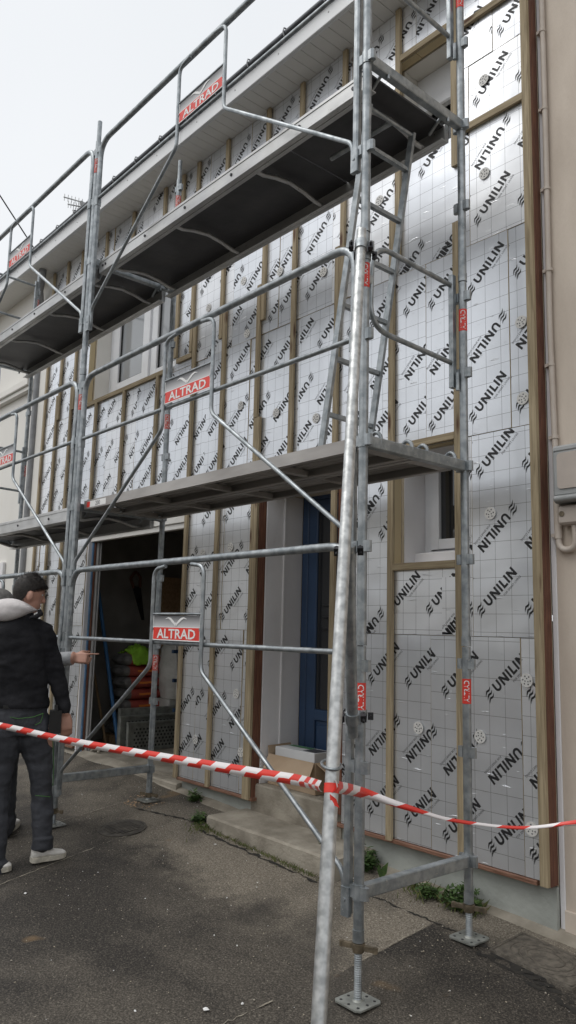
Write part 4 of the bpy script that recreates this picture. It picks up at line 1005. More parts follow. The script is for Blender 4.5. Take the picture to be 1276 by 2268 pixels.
P0 = Vector((0.022, -0.052, 2.985)); P1 = Vector((0.651, -0.849, -0.006)); dr_ = (P1 - P0).normalized()
Pb = P0 + dr_ * ((-0.56 - P0.z) / dr_.z)
rk = thing('raker_tube', 'long bright galvanised prop tube slanting down in the foreground', 'scaffold tube', Pb)
k = MB(); k.tube([P0 - dr_ * 0.06, Pb], 0.02415, 20); part(k, 'tube', 'galv_raker', rk)
coupler(P0 + dr_ * .04, dr_, rk); coupler((0, 0, 2.93), Vector((0, 0, 1)), rk, RS)
k = MB(); rp_ = P0 + dr_ * ((0.655 - P0.z) / dr_.z)
hd = Vector((-0.78, 0.62, 0)).normalized(); he = Vector((-hd.y, hd.x, 0)); ring_ = []
for i in range(25):
    a = 2 * math.pi * i / 24; ring_.append(rp_ + hd * (0.055 + 0.095 * math.cos(a)) + he * 0.032 * math.sin(a) * (1 if abs(math.sin(a)) < .99 else 1))
k.tube(ring_, 0.0055, 8); part(k, 'wire_ring', 'galv', rk)
br = thing('brace_tube', 'short dark brace tube clamped between the slanting prop and the near upright', 'scaffold tube', (0.0, -0.055, 0.66))
Q0 = Vector((0.004, -0.052, 0.66)); t_ = (1.45 - P0.z) / dr_.z; Q1 = P0 + dr_ * t_ + Vector((-0.03, 0.05, 0))
k = MB(); k.tube([Q0, Q1], 0.02415, 18); part(k, 'tube', 'galv', br)
coupler((0, 0, 0.74), Vector((0, 0, 1)), br, RS); coupler(Q0.lerp(Q1, 0.1), Q1 - Q0, br); coupler(Q0.lerp(Q1, 0.97), Q1 - Q0, br)

# barrier tape ---------------------------------------------------------
def tape_mat():
    m = bpy.data.materials.new('red and white barrier film'); m.use_nodes = True; n = m.node_tree; b = n.nodes['Principled BSDF']; b.inputs['Roughness'].default_value = 0.35
    uv = n.nodes.new('ShaderNodeUVMap'); uv.uv_map = 'UVMap'; s = n.nodes.new('ShaderNodeSeparateXYZ'); n.links.new(uv.outputs[0], s.inputs[0])
    ad = n.nodes.new('ShaderNodeMath'); ad.operation = 'MULTIPLY_ADD'; ad.inputs[1].default_value = -0.3; n.links.new(s.outputs[1], ad.inputs[0]); n.links.new(s.outputs[0], ad.inputs[2])
    fr = n.nodes.new('ShaderNodeMath'); fr.operation = 'FRACT'; n.links.new(ad.outputs[0], fr.inputs[0])
    lt = n.nodes.new('ShaderNodeMath'); lt.operation = 'LESS_THAN'; lt.inputs[1].default_value = 0.5; n.links.new(fr.outputs[0], lt.inputs[0])
    mi = n.nodes.new('ShaderNodeMix'); mi.data_type = 'RGBA'; mi.inputs[6].default_value = (0.72, 0.045, 0.03, 1); mi.inputs[7].default_value = (0.82, 0.78, 0.78, 1)
    n.links.new(lt.outputs[0], mi.inputs[0]); n.links.new(mi.outputs[2], b.inputs['Base Color'])
    return m


M['tape'] = tape_mat()


def ribbon(pts, widths, twist, period, name, parent, sub=10, phase=0.0, fold=0.012):
    "folded plastic tape: upper and lower half meet at a soft crease"
    P = [];
    n = len(pts)
    for i in range(n - 1):
        p0, p1, p2, p3 = [Vector(pts[max(0, min(n - 1, j))]) for j in (i - 1, i, i + 1, i + 2)]
        for k in range(sub + (i == n - 2)):
            t = k / sub; q = 0.5 * ((2 * p1) + (-p0 + p2) * t + (2 * p0 - 5 * p1 + 4 * p2 - p3) * t * t + (-p0 + 3 * p1 - 3 * p2 + p3) * t ** 3)
            P.append((q, widths[i] * (1 - t) + widths[min(i + 1, n - 1)] * t, twist[i] * (1 - t) + twist[min(i + 1, n - 1)] * t))
    mb = MB(); uvs = []; L = phase
    for i, (q, wd, tw) in enumerate(P):
        if i: L += (q - P[i - 1][0]).length
        d = (P[min(i + 1, len(P) - 1)][0] - P[max(i - 1, 0)][0]).normalized(); up = Vector((0, 0, 1)); sd_ = d.cross(up).normalized(); up = sd_.cross(d)
        a = up * math.cos(tw) + sd_ * math.sin(tw); nn = d.cross(a)
        j = 0.003 * math.sin(L * 23) + 0.002 * math.sin(L * 57)
        for c, (s, o_) in enumerate(((-.5, 0), (-.25, fold * .7), (.02, fold), (.25, fold * .6), (.5, 0))):
            mb.v.append(tuple(q + a * (s * wd + j * (0.5 - abs(s))) + nn * o_)); uvs.append((L / period, s, i / len(P)))
    for i in range(len(P) - 1):
        for c in range(4): mb.f.append([i * 5 + c, i * 5 + c + 1, i * 5 + 6 + c, i * 5 + 5 + c]); mb.sm.append(True); mb.mi.append(0)
    me = mb.mesh(name); me.materials.append(M['tape']); ul = me.uv_layers.new(name='UVMap')
    for p in me.polygons:
        top = max(me.loops[l].vertex_index % 5 for l in p.loop_indices) > 2
        for l in p.loop_indices:
            vi = me.loops[l].vertex_index; u_, v_, fr_ = uvs[vi]; s = (-.5, -.25, .02, .25, .5)[vi % 5]
            ul.data[l].uv = (u_ - ((.06 + .5 * fr_ ** 2) if top else 0), s)
    o = bpy.data.objects.new(name, me); COL.objects.link(o)
    if parent: o.parent = parent; o.matrix_parent_inverse = Matrix.Translation(-Vector(parent.location))
    return o


tp = thing('barrier_tape', 'red and white striped barrier tape strung past the worker to the prop', 'tape', rp_ - Vector((0, 0, .1)))
kn = P0 + dr_ * ((0.592 - P0.z) / dr_.z)
ribbon([px(-420, 1540, 6.3), px(-150, 1580, 5.2), px(0, 1607, 4.75), px(150, 1640, 4.35), px(330, 1672, 3.95), px(540, 1708, 3.45), px(660, 1728, 3.15), kn + Vector((-.022, -.022, 0.004))], [.04, .04, .042, .042, .044, .048, .046, .036], [0.2, .2, .25, .2, .15, .1, .1, .1], 0.21, 'tape_length', tp, 10)
ribbon([kn + Vector((.028, -.02, .012)), px(800, 1755, 2.98), px(900, 1788, 3.0), px(985, 1812, 3.05), px(1100, 1828, 3.1), px(1180, 1831, 3.1), px(1276, 1822, 3.05), px(1420, 1800, 3.0), px(1600, 1780, 2.9)], [.042, .040, .028, .015, .009, .010, .022, .026, .026], [.2, .2, .5, .7, .8, .6, .2, .1, .1], 0.21, 'tape_length', tp, 10, 0.1)
k = MB(); k.tube([kn + dr_ * .017, kn + dr_ * .006, kn - dr_ * .006, kn - dr_ * .014], [.0252, .0262, .0255, .0262], 16); part(k, 'tape_knot', 'red', tp)
k = MB(); q_ = kn + Vector((0.02, -0.028, -0.012)); k.add([q_, q_ + Vector((.018, .012, -.014)), q_ + Vector((.026, .02, -.042)), q_ + Vector((.004, 0, -.03))], [(0, 1, 2, 3)]); part(k, 'tape_tail', 'red', tp)

# ------------------------------------------------------------------ people
HV = Vector((-0.756, 0.654, 0)).normalized(); HR = Vector((0.654, 0.756, 0)).normalized(); UP = Vector((0, 0, 1))


def pv(u, v, org, b=0.0):
    "point on the upright plane through org facing the street, b metres beyond it"
    k = FOC * 1276; d = _f + _r2 * ((u - 638) / k) - _u2 * ((v - 1134) / k); o = Vector(org) + HV * b
    t = (o - CAM_POS).dot(HV) / d.dot(HV); return CAM_POS + d * t


def capsule(mb, pts, rad, n=14):
    "tapered rounded limb"
    pts = [Vector(p) for p in pts]; d0 = (pts[0] - pts[1]).normalized(); d1_ = (pts[-1] - pts[-2]).normalized()
    P = [pts[0] + d0 * rad[0] * .95, pts[0] + d0 * rad[0] * .6] + pts + [pts[-1] + d1_ * rad[-1] * .6, pts[-1] + d1_ * rad[-1] * .95]
    R = [rad[0] * .3, rad[0] * .8] + list(rad) + [rad[-1] * .8, rad[-1] * .3]
    mb.tube(P, R, n)


def torso(mb, rings, ex, ey, n=24):
    rr = []
    for c, a, b in rings: rr.append([Vector(c) + ex * (a * math.copysign(abs(math.cos(t)) ** .85, math.cos(t))) + ey * (b * math.copysign(abs(math.sin(t)) ** .85, math.sin(t))) for t in [2 * math.pi * k / n for k in range(n)]])
    mb.loft(rr)


def hand(mb, wrist, direction, palm_n, curls, length=0.185, spread=0.09, thumb_out=1):
    "palm and five jointed fingers; palm_n is the side the fingers curl towards"
    d = direction.normalized(); pn = (palm_n - d * palm_n.dot(d)).normalized(); s = d.cross(pn) * thumb_out
    pl = length * .50
    base = [wrist + d * pl * t for t in (0.05, .5, 1.0)]
    for off in (-.028, -.010, .010, .028): capsule(mb, [wrist + s * off * .6, wrist + d * pl * .55 + s * off, wrist + d * pl * .97 + s * off], [.016, .0155, .0125], 10)
    for i, (off, ln) in enumerate(((.030, .44), (.010, .50), (-.010, .47), (-.029, .37))):
        p = wrist + d * pl * .95 + s * off; cur = curls[i]; L = length * ln; dd = (d + s * off * 1.2).normalized(); pts = [p - dd * .012]; rad = [.0098]; ang = 0
        for j, fr in enumerate((.45, .30, .25)):
            ang += cur * (0.9, 1.1, .8)[j]; dj = dd * math.cos(ang) + pn * math.sin(ang); p = p + dj * (L * fr); pts.append(p); rad.append((.0092, .0082, .0066)[j])
        capsule(mb, pts, rad, 8)
    c = curls[4]; p = wrist + d * pl * .25 + s * .026; t1 = (d * .75 + s * .6 + pn * .25).normalized(); t2 = (d * math.cos(c) + pn * math.sin(c) * .6 + s * .15).normalized()
    capsule(mb, [p, p + t1 * .040, p + t1 * .040 + t2 * .032, p + t1 * .040 + t2 * .056], [.0135, .0115, .010, .0075], 8)


def fuse(mb, name, mats, pick, parent, voxel=0.0075, skinid=0):
    "melt the overlapping limbs into one continuous body surface"
    o = mb.build(name, 'skin'); md = o.modifiers.new('r', 'REMESH'); md.mode = 'VOXEL'; md.voxel_size = voxel; md.use_smooth_shade = True
    sm = o.modifiers.new('s', 'SMOOTH'); sm.factor = 0.5; sm.iterations = 3
    dg = bpy.context.evaluated_depsgraph_get(); me = bpy.data.meshes.new_from_object(o.evaluated_get(dg)); bpy.data.objects.remove(o)
    me.materials.clear()
    for m_ in mats: me.materials.append(M[m_])
    cloth = set()
    for p in me.polygons:
        p.material_index = pick(p.center); p.use_smooth = True
        if p.material_index != skinid: cloth.update(p.vertices)
    nrm_ = [v.normal.copy() for v in me.vertices]
    for i in cloth:       # folds and creases in the cloth
        v = me.vertices[i]; q = v.co
        a_ = noise.noise(Vector((q.x * 6, q.y * 6, q.z * 17))) + .6 * noise.noise(Vector((q.x * 15, q.y * 15, q.z * 30 + 4)))
        a_ = a_ - .35 * abs(noise.noise(Vector((q.x * 9 + q.z * 5, q.y * 9, q.z * 9))))
        v.co = q + nrm_[i] * (.0085 * a_)
    o = bpy.data.objects.new(name, me); COL.objects.link(o); o.parent = parent; o.matrix_parent_inverse = Matrix.Translation(-Vector(parent.location)); return o


def shoe(parent, heel, toe, w_=0.046, ankle_h=0.10):
    heel, toe = Vector(heel), Vector(toe); d = (toe - heel); L = d.length; d.normalize(); dh = Vector((d.x, d.y, 0)).normalized(); s = Vector((-dh.y, dh.x, 0)); n_ = s.cross(d) * -1
    if n_.z < 0: n_ = -n_
    def ring(t, hw, h0, h1, n=14): return [heel + d * (t * L) + s * (hw * math.cos(a)) + n_ * ((h0 + h1) / 2 + (h1 - h0) / 2 * math.sin(a)) for a in [2 * math.pi * k / n for k in range(n)]]
    k = MB(); k.loft([ring(-.02, w_ * .35, .022, .055), ring(.03, w_ * .72, .018, ankle_h * .95), ring(.15, w_ * .85, .018, ankle_h), ring(.32, w_ * .88, .018, ankle_h * .98), ring(.45, w_ * .92, .018, ankle_h * .80), ring(.62, w_ * 1.0, .018, ankle_h * .62), ring(.80, w_ * 1.02, .018, ankle_h * .52), ring(.93, w_ * .8, .018, ankle_h * .46), ring(1.0, w_ * .4, .02, ankle_h * .36)])
    sh = part(k, 'shoe', 'shoe', parent)
    k = MB(); rs = []
    for z0, gr_ in ((0.0, .96), (.022, 1.04), (.030, 1.0)):
        rs.append([heel + d * (t * L) + s * (hw * gr_ * sg) + n_ * z0 for t, hw, sg in ((-.03, w_ * .5, 1), (.06, w_ * .86, 1), (.3, w_ * .86, 1), (.6, w_ * 1.05, 1), (.85, w_ * .98, 1), (1.0, w_ * .5, 1), (1.02, w_ * .3, -1), (.93, w_ * .8, -1), (.8, w_ * 1.0, -1), (.55, w_ * 1.0, -1), (.3, w_ * .84, -1), (.06, w_ * .84, -1), (-.03, w_ * .5, -1))])
    k.loft(rs, smooth=False); part(k, 'sole', 'sole', sh)
    k = MB()
    for t in (.44, .52, .60): c_ = heel + d * (t * L) + n_ * (ankle_h * (.86 - (t - .44) * 1.35)); k.tube([c_ - s * .022, c_ + n_ * .004, c_ + s * .022], .004, 6)
    part(k, 'lace', 'white', sh)
    return sh


def head(mb, c, face, hr=0.5):
    "skull, jaw, nose, ears; c is the skull centre, face the looking direction"
    f_ = face.normalized(); s = f_.cross(UP).normalized(); u_ = s.cross(f_)
    mb.ellipsoid(c + u_ * .015 - f_ * .008, f_ * .098, s * .076, u_ * .105, 22, 14)
    mb.ellipsoid(c + f_ * .030 - u_ * .055, f_ * .060, s * .057, u_ * .068, 16, 10)
    mb.ellipsoid(c + f_ * .055 - u_ * .098, f_ * .028, s * .030, u_ * .022, 12, 8)
    capsule(mb, [c + f_ * .088 + u_ * .012, c + f_ * .106 - u_ * .030], [.010, .0145], 10)
    mb.ellipsoid(c + f_ * .086 + u_ * .032, f_ * .012, s * .048, u_ * .010, 12, 8)
    for q in (-.064, -.078): mb.ellipsoid(c + f_ * .083 + u_ * q, f_ * .011, s * .024, u_ * .0062, 10, 6)
    for sg in (1, -1):
        mb.ellipsoid(c + s * sg * .085 - f_ * .010 - u_ * .022, f_ * .021 + s * sg * .006, s * .011, u_ * .034, 12, 8)
    return f_, s, u_


def eyes(c, f_, s, u_, parent):
    for sg in (1, -1):
        k = MB(); k.ellipsoid(c + f_ * .0735 + s * sg * .030 + u_ * .008, f_ * .011, s * .013, u_ * .0065, 10, 8); e_ = part(k, 'eye', 'white', parent)
        k = MB(); k.ellipsoid(c + f_ * .0825 + s * sg * .031 + u_ * .008, f_ * .003, s * .007, u_ * .0058, 8, 6); part(k, 'iris', 'hair', e_)
        k = MB(); k.tube([c + f_ * .094 + s * sg * .015 + u_ * .030, c + f_ * .092 + s * sg * .035 + u_ * .036, c + f_ * .080 + s * sg * .052 + u_ * .030], [.004, .005, .003], 6); part(k, 'eyebrow', 'hair', parent)


# man in the black fleece ---------------------------------------------
ORG = Vector((-2.42, -0.38, 0))
man = thing('person', 'man in black fleece with pale hood and slate work trousers, seen from behind', 'person', (-2.42, -0.40, gz(-2.42, -.4)))
B = lambda u, v, b=0.0: pv(u, v, ORG, b)
face = (HR * .84 + HV * .52).normalized(); face = (face - UP * .20).normalized()
hc = B(65, 1315, 0.02)
mb = MB()
fm, sm_, um = head(mb, hc, face)
capsule(mb, [B(50, 1385), B(56, 1352, .005)], [.064, .060])
ex = (HR * .95 + HV * .30).normalized(); ey = ex.cross(UP) * -1
torso(mb, [(B(46, 1626), .155, .118), (B(46, 1600), .172, .128), (B(45, 1570), .170, .122), (B(43, 1530), .172, .118), (B(40, 1480), .188, .122), (B(37, 1430), .196, .120), (B(38, 1400), .185, .105), (B(42, 1383), .135, .085), (B(48, 1372), .075, .065)], ex, ey)
# sweater hem flare
torso(mb, [(B(45, 1571), .168, .122), (B(45, 1562), .184, .134), (B(44, 1545), .184, .132), (B(43, 1520), .172, .12)], ex, ey)
SR = B(98, 1402, .05); ELR = B(124, 1490, .07); WRR = B(144, 1572, .04)
capsule(mb, [B(78, 1392, .03), SR, SR.lerp(ELR, .5), ELR, ELR.lerp(WRR, .5), WRR], [.072, .072, .066, .058, .052, .044])
SL = B(-26, 1408, -.05); ELL = B(-55, 1490, -.02); WRL = B(-45, 1572, .14)
capsule(mb, [B(0, 1396, -.03), SL, SL.lerp(ELL, .5), ELL, ELL.lerp(WRL, .5), WRL], [.075, .078, .070, .060, .055, .047])
hand(mb, WRR + (B(146, 1590, .04) - WRR) * .55, B(148, 1640, .035) - WRR, -HR * .3 + HV * .9, (.40, .46, .5, .55, .5), .19, thumb_out=-1)
hand(mb, WRL, B(-42, 1640, .16) - WRL, HR * .6 + HV * .6, (.35, .42, .45, .5, .5), .185, thumb_out=-1)
KR = B(92, 1752, .05); AR = B(94, 1868, .02); KL = B(-6, 1768, -.02); AL = B(-9, 1925, -.09)
capsule(mb, [B(78, 1612, .03), B(82, 1655, .04), B(90, 1703, .05), KR, B(93, 1800, .04), B(93, 1840, .03), AR], [.118, .102, .078, .068, .070, .061, .060])
capsule(mb, [B(14, 1615, -.03), B(8, 1660, -.03), B(0, 1712, -.03), KL, B(-8, 1825, -.05), B(-9, 1880, -.07), AL], [.118, .102, .080, .070, .072, .064, .060])
# turn-ups
for c_, r_ in ((AR, .069), (AL, .069)): mb.tube([c_ + UP * .045, c_ + UP * .04, c_ - UP * .03, c_ - UP * .035], [r_ * .9, r_, r_ * 1.02, r_ * .9], 14)
zh = B(45, 1566).z; zw = WRR.z
def pickman(c):
    if (c - hc).length < .135 and c.z > B(50, 1372).z: return 0
    if (c - WRR).length < .26 and c.z < WRR.z - .022 and (c - B(148, 1620, .06)).length < .13: return 0
    if c.z < WRL.z - .02 and (c - B(-42, 1620, .16)).length < .13: return 0
    if c.z > zh: return 1
    if (Vector((c.x, c.y, 0)) - Vector((WRR.x, WRR.y, 0))).length < .075 and c.z > WRR.z - .03: return 1
    return 2
bd = fuse(mb, 'body', ['skin', 'sweater', 'trousers'], pickman, man)
eyes(hc, fm, sm_, um, man)
# short dark hair: crown shell with a ragged lower edge, shaved sides
mb = MB(); n_, m_ = 40, 16; vv = []; idx = {}
cc = hc + um * .015 - fm * .008
for i in range(m_ + 1):
    th = math.pi * i / m_ * .89
    for k in range(n_):
        ph = 2 * math.pi * k / n_; dirv = fm * math.cos(ph) * math.sin(th) + sm_ * math.sin(ph) * math.sin(th) + um * math.cos(th)
        fwd = math.cos(ph)
        lim = (.49 - .13 * fwd) if fwd > 0 else (.47 + .40 * min(1, -fwd * 1.3))
        tt = min(th, math.pi * lim); dirv = fm * math.cos(ph) * math.sin(tt) + sm_ * math.sin(ph) * math.sin(tt) + um * math.cos(tt)
        rad_ = 1.05 + .07 * max(0, math.cos(tt)) + .16 * max(0, fwd) ** 2 * max(0, math.sin(tt) - .3) + .03 * noise.noise(dirv * 14); edge = 1 if th < math.pi * lim else .975
        vv.append(cc + fm * (dirv.dot(fm) * .098 * rad_ * edge) + sm_ * (dirv.dot(sm_) * .076 * rad_ * edge) + um * (dirv.dot(um) * .105 * (rad_ + .03) * edge))
mb.add(vv, [(i * n_ + k, i * n_ + (k + 1) % n_, (i + 1) * n_ + (k + 1) % n_, (i + 1) * n_ + k) for i in range(m_) for k in range(n_)], True)
hr_ = part(mb, 'hair', 'hair', man)
mb = MB(); rnd = random.Random(3)
for i in range(5200):
    q = rnd.randrange(len(vv)); p = vv[q] + Vector((rnd.gauss(0, .006), rnd.gauss(0, .006), rnd.gauss(0, .006))); nn_ = (p - cc).normalized(); p = cc + nn_ * ((vv[q] - cc).length * rnd.uniform(.96, 1.01))
    top_ = max(0, nn_.dot(um)); L_ = .006 + .020 * top_ + .012 * max(0, nn_.dot(fm)) * top_
    d_ = (nn_ * (.35 + .35 * top_) + fm * (.55 * top_ + .1) - um * (.75 * (1 - top_)) + Vector((rnd.gauss(0, .22), rnd.gauss(0, .22), rnd.gauss(0, .22)))).normalized(); sd__ = d_.cross(nn_).normalized() * .0011
    mb.add([p - sd__, p + sd__, p + d_ * L_], [(0, 1, 2)])
part(mb, 'hair_strands', 'hair', hr_, recalc=False)['kind'] = 'stuff'
# hood lying on the shoulders
mb = MB(); rr = []
for u_, v0, v1, b0, th_ in ((-52, 1352, 1358, -.02, .01), (-46, 1345, 1366, -.05, .05), (-30, 1336, 1372, -.085, .075), (0, 1327, 1377, -.115, .095), (18, 1324, 1377, -.120, .10), (38, 1326, 1371, -.112, .095), (56, 1333, 1363, -.085, .08), (70, 1342, 1357, -.045, .055), (80, 1349, 1353, -.005, .03), (84, 1351, 1352, .01, .008)):
    cv, hv = (v0 + v1) / 2, (v1 - v0) / 2; ring_ = []
    for t in [2 * math.pi * k / 18 for k in range(18)]:
        f_k = .012 * noise.noise(Vector((u_ * .06, t * 1.3, 2)))
        ring_.append(B(u_, cv - hv * math.sin(t), b0 + th_ * .55 - (th_ * .62 + f_k) * math.cos(t)))
    rr.append(ring_)
mb.loft(rr)
hd_o = part(mb, 'hood', 'hood', man); sbm = hd_o.modifiers.new('s', 'SUBSURF'); sbm.levels = 1; sbm.render_levels = 2
mb = MB(); mb.tube([B(87, 1352, -.01), B(90, 1360, -.02), B(80, 1366, -.075), B(66, 1368, -.10)], [.014, .018, .016, .008], 8); part(mb, 'collar', 'sweater', man)
# shoes
gzr = lambda p: gz(p.x, p.y) + .004
h_ = B(70, 1913, .0); t_ = B(144, 1890, .12); h_.z = gzr(h_) + .012; t_.z = gzr(t_); shoe(man, h_, t_)
h_ = B(-48, 1948, -.12); t_ = B(23, 1948, -.08); h_.z = gzr(h_); t_.z = gzr(t_); shoe(man, h_, t_)
# tool pouch, belt label, pocket stitching
mb = MB(); c_ = B(122, 1598, .0); mb.obox(c_, ex * .035 + HV * .01, ey * .05, UP * .070); mb.obox(c_ + UP * .075 - ey * .02, ex * .010, ey * .012, UP * .03); part(mb, 'tool_pouch', 'darkrubber', man)
def stitch(pts): 
    k = MB(); k.tube([B(u, v, b) for u, v, b in pts], .0022, 5); return k
for pts in ([(2, 1584, -.128), (40, 1592, -.132), (75, 1588, -.128), (96, 1580, -.115)], [(96, 1580, -.112), (90, 1600, -.112), (78, 1606, -.116)], [(112, 1590, -.05), (117, 1640, -.04), (119, 1700, -.015), (117, 1740, .0)], [(112, 1765, -.02), (100, 1764, -.035), (78, 1762, -.035)]):
    part(stitch(pts), 'pocket_stitching', 'greenstitch', man)
mb = MB(); mb.obox(B(22, 1566, -.135), ex * .04, ey * .003, UP * .010); part(mb, 'waist_label', 'darkrubber', man)

# second worker, mostly hidden: only cap and pointing arm show -----------
ORG2 = Vector((-3.14, -0.44, 0)); B2 = lambda u, v, b=0.0: pv(u, v, ORG2, b)
p2 = thing('person', 'worker in grey sleeve and cap, pointing towards the garage from behind the man', 'person', (-3.2, -0.46, gz(-3.2, -.46)))
mb = MB(); hc2 = B2(0, 1345, 0.0); f2 = (HR * .75 + HV * .6 - UP * .1).normalized(); f2, s2_, u2_ = head(mb, hc2, f2)
ex2 = (HR * .8 - HV * .55).normalized(); ey2 = ex2.cross(UP) * -1
capsule(mb, [B2(-6, 1410), B2(-2, 1375)], [.06, .056])
torso(mb, [(B2(-12, 1640), .15, .12), (B2(-12, 1600), .17, .125), (B2(-12, 1540), .165, .115), (B2(-12, 1470), .185, .12), (B2(-11, 1425), .175, .105), (B2(-8, 1403), .10, .075)], ex2, ey2)
S2 = B2(44, 1432, .0); H2 = B2(168, 1455, -.02); E2 = B2(92, 1470, .02); W2_ = B2(158, 1457, -.02)
capsule(mb, [B2(20, 1424, .02), S2, E2, E2.lerp(W2_, .5), W2_], [.072, .074, .062, .056, .048])
capsule(mb, [B2(-40, 1425, .05), B2(-62, 1440, .06), B2(-80, 1520, .07), B2(-70, 1600, .12)], [.072, .072, .06, .046])
hd2 = B2(216, 1458, -.05) - W2_
hand(mb, W2_ + hd2.normalized() * .015, hd2, (HV - UP * .35), (.05, 1.1, 1.25, 1.3, .9), .20, thumb_out=1)
hand(mb, B2(-70, 1604, .12), -UP + HV * .15, HR * .5 + HV, (.4, .45, .45, .5, .5), .185)
for a, kx, an in ((-28, -30, -30), (10, 12, 12)):
    capsule(mb, [B2(a, 1640), B2(kx, 1740, .02), B2(an, 1835)], [.105, .078, .066])
def pick2(c):
    if (c - hc2).length < .145 and c.z > B2(0, 1395).z: return 0
    if (c - W2_).dot(hd2.normalized()) > .012 and (c - W2_).length < .26: return 0
    if (c - B2(-70, 1640, .12)).length < .11: return 0
    return 1 if c.z > B2(0, 1600).z else 2
fuse(mb, 'body', ['skin', 'greyknit', 'trousers'], pick2, p2, .0065)
eyes(hc2, f2, s2_, u2_, p2)
mb = MB(); vv = []
cc = hc2 + u2_ * .02 - f2 * .008
for i in range(9):
    th = math.pi * i / 8 * .5
    for k in range(28):
        ph = 2 * math.pi * k / 28; vv.append(cc + f2 * (.108 * math.cos(ph) * math.sin(th)) + s2_ * (.088 * math.sin(ph) * math.sin(th)) + u2_ * (.116 * math.cos(th)))
mb.add(vv, [(i * 28 + k, i * 28 + (k + 1) % 28, (i + 1) * 28 + (k + 1) % 28, (i + 1) * 28 + k) for i in range(8) for k in range(28)], True)
cp = part(mb, 'cap', 'capcloth', p2)
mb = MB(); mb.ellipsoid(cc + f2 * .125 - u2_ * .002, f2 * .065, s2_ * .075, u2_ * .006, 16, 8); part(mb, 'visor', 'capcloth', cp)
for a in (-30, 12):
    h_ = B2(a - 12, 1850, -.02); t_ = B2(a + 22, 1842, .24); h_.z = gzr(h_); t_.z = gzr(t_); t_ = h_ + (t_ - h_).normalized() * .27; shoe(p2, h_, t_)

# ------------------------------------------------------------------ inside the garage
GZ = -0.150
pal = thing('wooden_pallet', 'low wooden pallet under the stack of red sacks', 'pallet', (-5.22, 1.78, GZ))
for i in range(4):
    k = MB(); k.bbox_(-5.36, -4.97, 1.60 + i * .13, 1.70 + i * .13, GZ + .085, GZ + .105, .003); part(k, 'slat', 'woodpole', pal)
for x in (-5.31, -5.165, -5.02):
    k = MB(); k.bbox_(x - .03, x + .03, 1.59, 2.10, GZ + .002, GZ + .084, .003); part(k, 'bearer', 'woodpole', pal)
ORD = ['bottom', 'second lowest', 'third lowest', 'fourth lowest', 'third from the top', 'second from the top', 'topmost']
for i in range(7):
    z = GZ + .107 + i * .121; jx, jy = random.uniform(-.02, .02), random.uniform(-.02, .02)
    k = MB(); rr = []
    for t in [j / 12 for j in range(13)]:
        y = 1.62 + jy + .47 * t; e_ = min(1, (min(t, 1 - t) / .10)) ** .5 if min(t, 1 - t) < .10 else 1; hh = .018 + .046 * e_
        k.cur = 0; rr.append([(-5.16 + jx + .165 * math.copysign(abs(math.cos(a)) ** .6, math.cos(a)), y, z + .064 + hh * math.copysign(abs(math.sin(a)) ** .75, math.sin(a)) + .004 * noise.noise(Vector((a * 2, y * 5, i)))) for a in [2 * math.pi * q / 16 for q in range(16)]])
    k.loft(rr); k.mi = [1 if (sum(k.v[q][1] for q in f) / len(f)) < 1.715 + jy else 0 for f in k.f]
    s_ = k.build('cement_sack', ['sackred', 'sackgrey'], origin=(-5.16, 1.85, z)); tag(s_, f'red and grey paper sack, {ORD[i]} of the stack in the garage', 'sack', 'sacks stacked in the garage')
    k = MB(); pt = []
    for t in [(p, q) for p in range(2) for q in range(9)]: pt.append((-5.16 + jx + .1672, 1.79 + jy + t[1] * .026, z + .055 + t[0] * .022))
    k.add([(p[0] + .002, p[1], p[2] + .002 * math.sin(p[1] * 40)) for p in pt], [(q, q + 1, q + 10, q + 9) for q in range(8)]); part(k, 'print_band', 'sackink', s_)
ztop = GZ + .107 + 7 * .121
k = MB(); n = 18; vv = []
for j in range(n):
    for i in range(n):
        x = -5.32 + .36 * i / (n - 1); y = 1.70 + .28 * j / (n - 1); r_ = math.hypot((i - 8.5) / 8.5, (j - 8.5) / 8.5)
        h = .085 * max(0, 1 - r_) ** .7 + .075 * abs(noise.noise(Vector((x * 22, y * 22, 3)))) + .004; over = max(0, x - (-5.0)) * 3.0
        vv.append((x + .02 * noise.noise(Vector((y * 20, x * 9, 1))), y + .03 * noise.noise(Vector((x * 13, y * 11, 2))), ztop + h - over))
k.add(vv, [(j * n + i, j * n + i + 1, (j + 1) * n + i + 1, (j + 1) * n + i) for j in range(n - 1) for i in range(n - 1)], True)
vst = k.build('safety_vest', 'hivis', origin=(-5.2, 1.8, ztop)); tag(vst, 'crumpled yellow green safety vest on top of the red sacks', 'vest')
md = vst.modifiers.new('thick', 'SOLIDIFY'); md.thickness = .006
# poles leaning at the left
k = MB(); k.tube([(-4.93, 1.56, GZ + .002), (-5.52, 1.52, 1.52)], .020, 10); k.tube([(-4.925, 1.56, GZ + .001), (-4.94, 1.558, GZ + .05)], .024, 10); po = k.build('blue_pole', 'bluelight', origin=(-4.93, 1.56, GZ)); tag(po, 'long blue pole leaning inside the garage by the sacks', 'pole')
k = MB(); k.tube([(-5.10, 1.51, GZ + .002), (-5.56, 1.50, .80)], .0135, 8); k.tube([(-5.56, 1.50, .80), (-5.575, 1.50, .83)], [.0135, .006], 8); po = k.build('broom_handle', 'woodpole', origin=(-5.1, 1.51, GZ)); tag(po, 'thin wooden broom handle leaning left of the blue pole', 'handle')
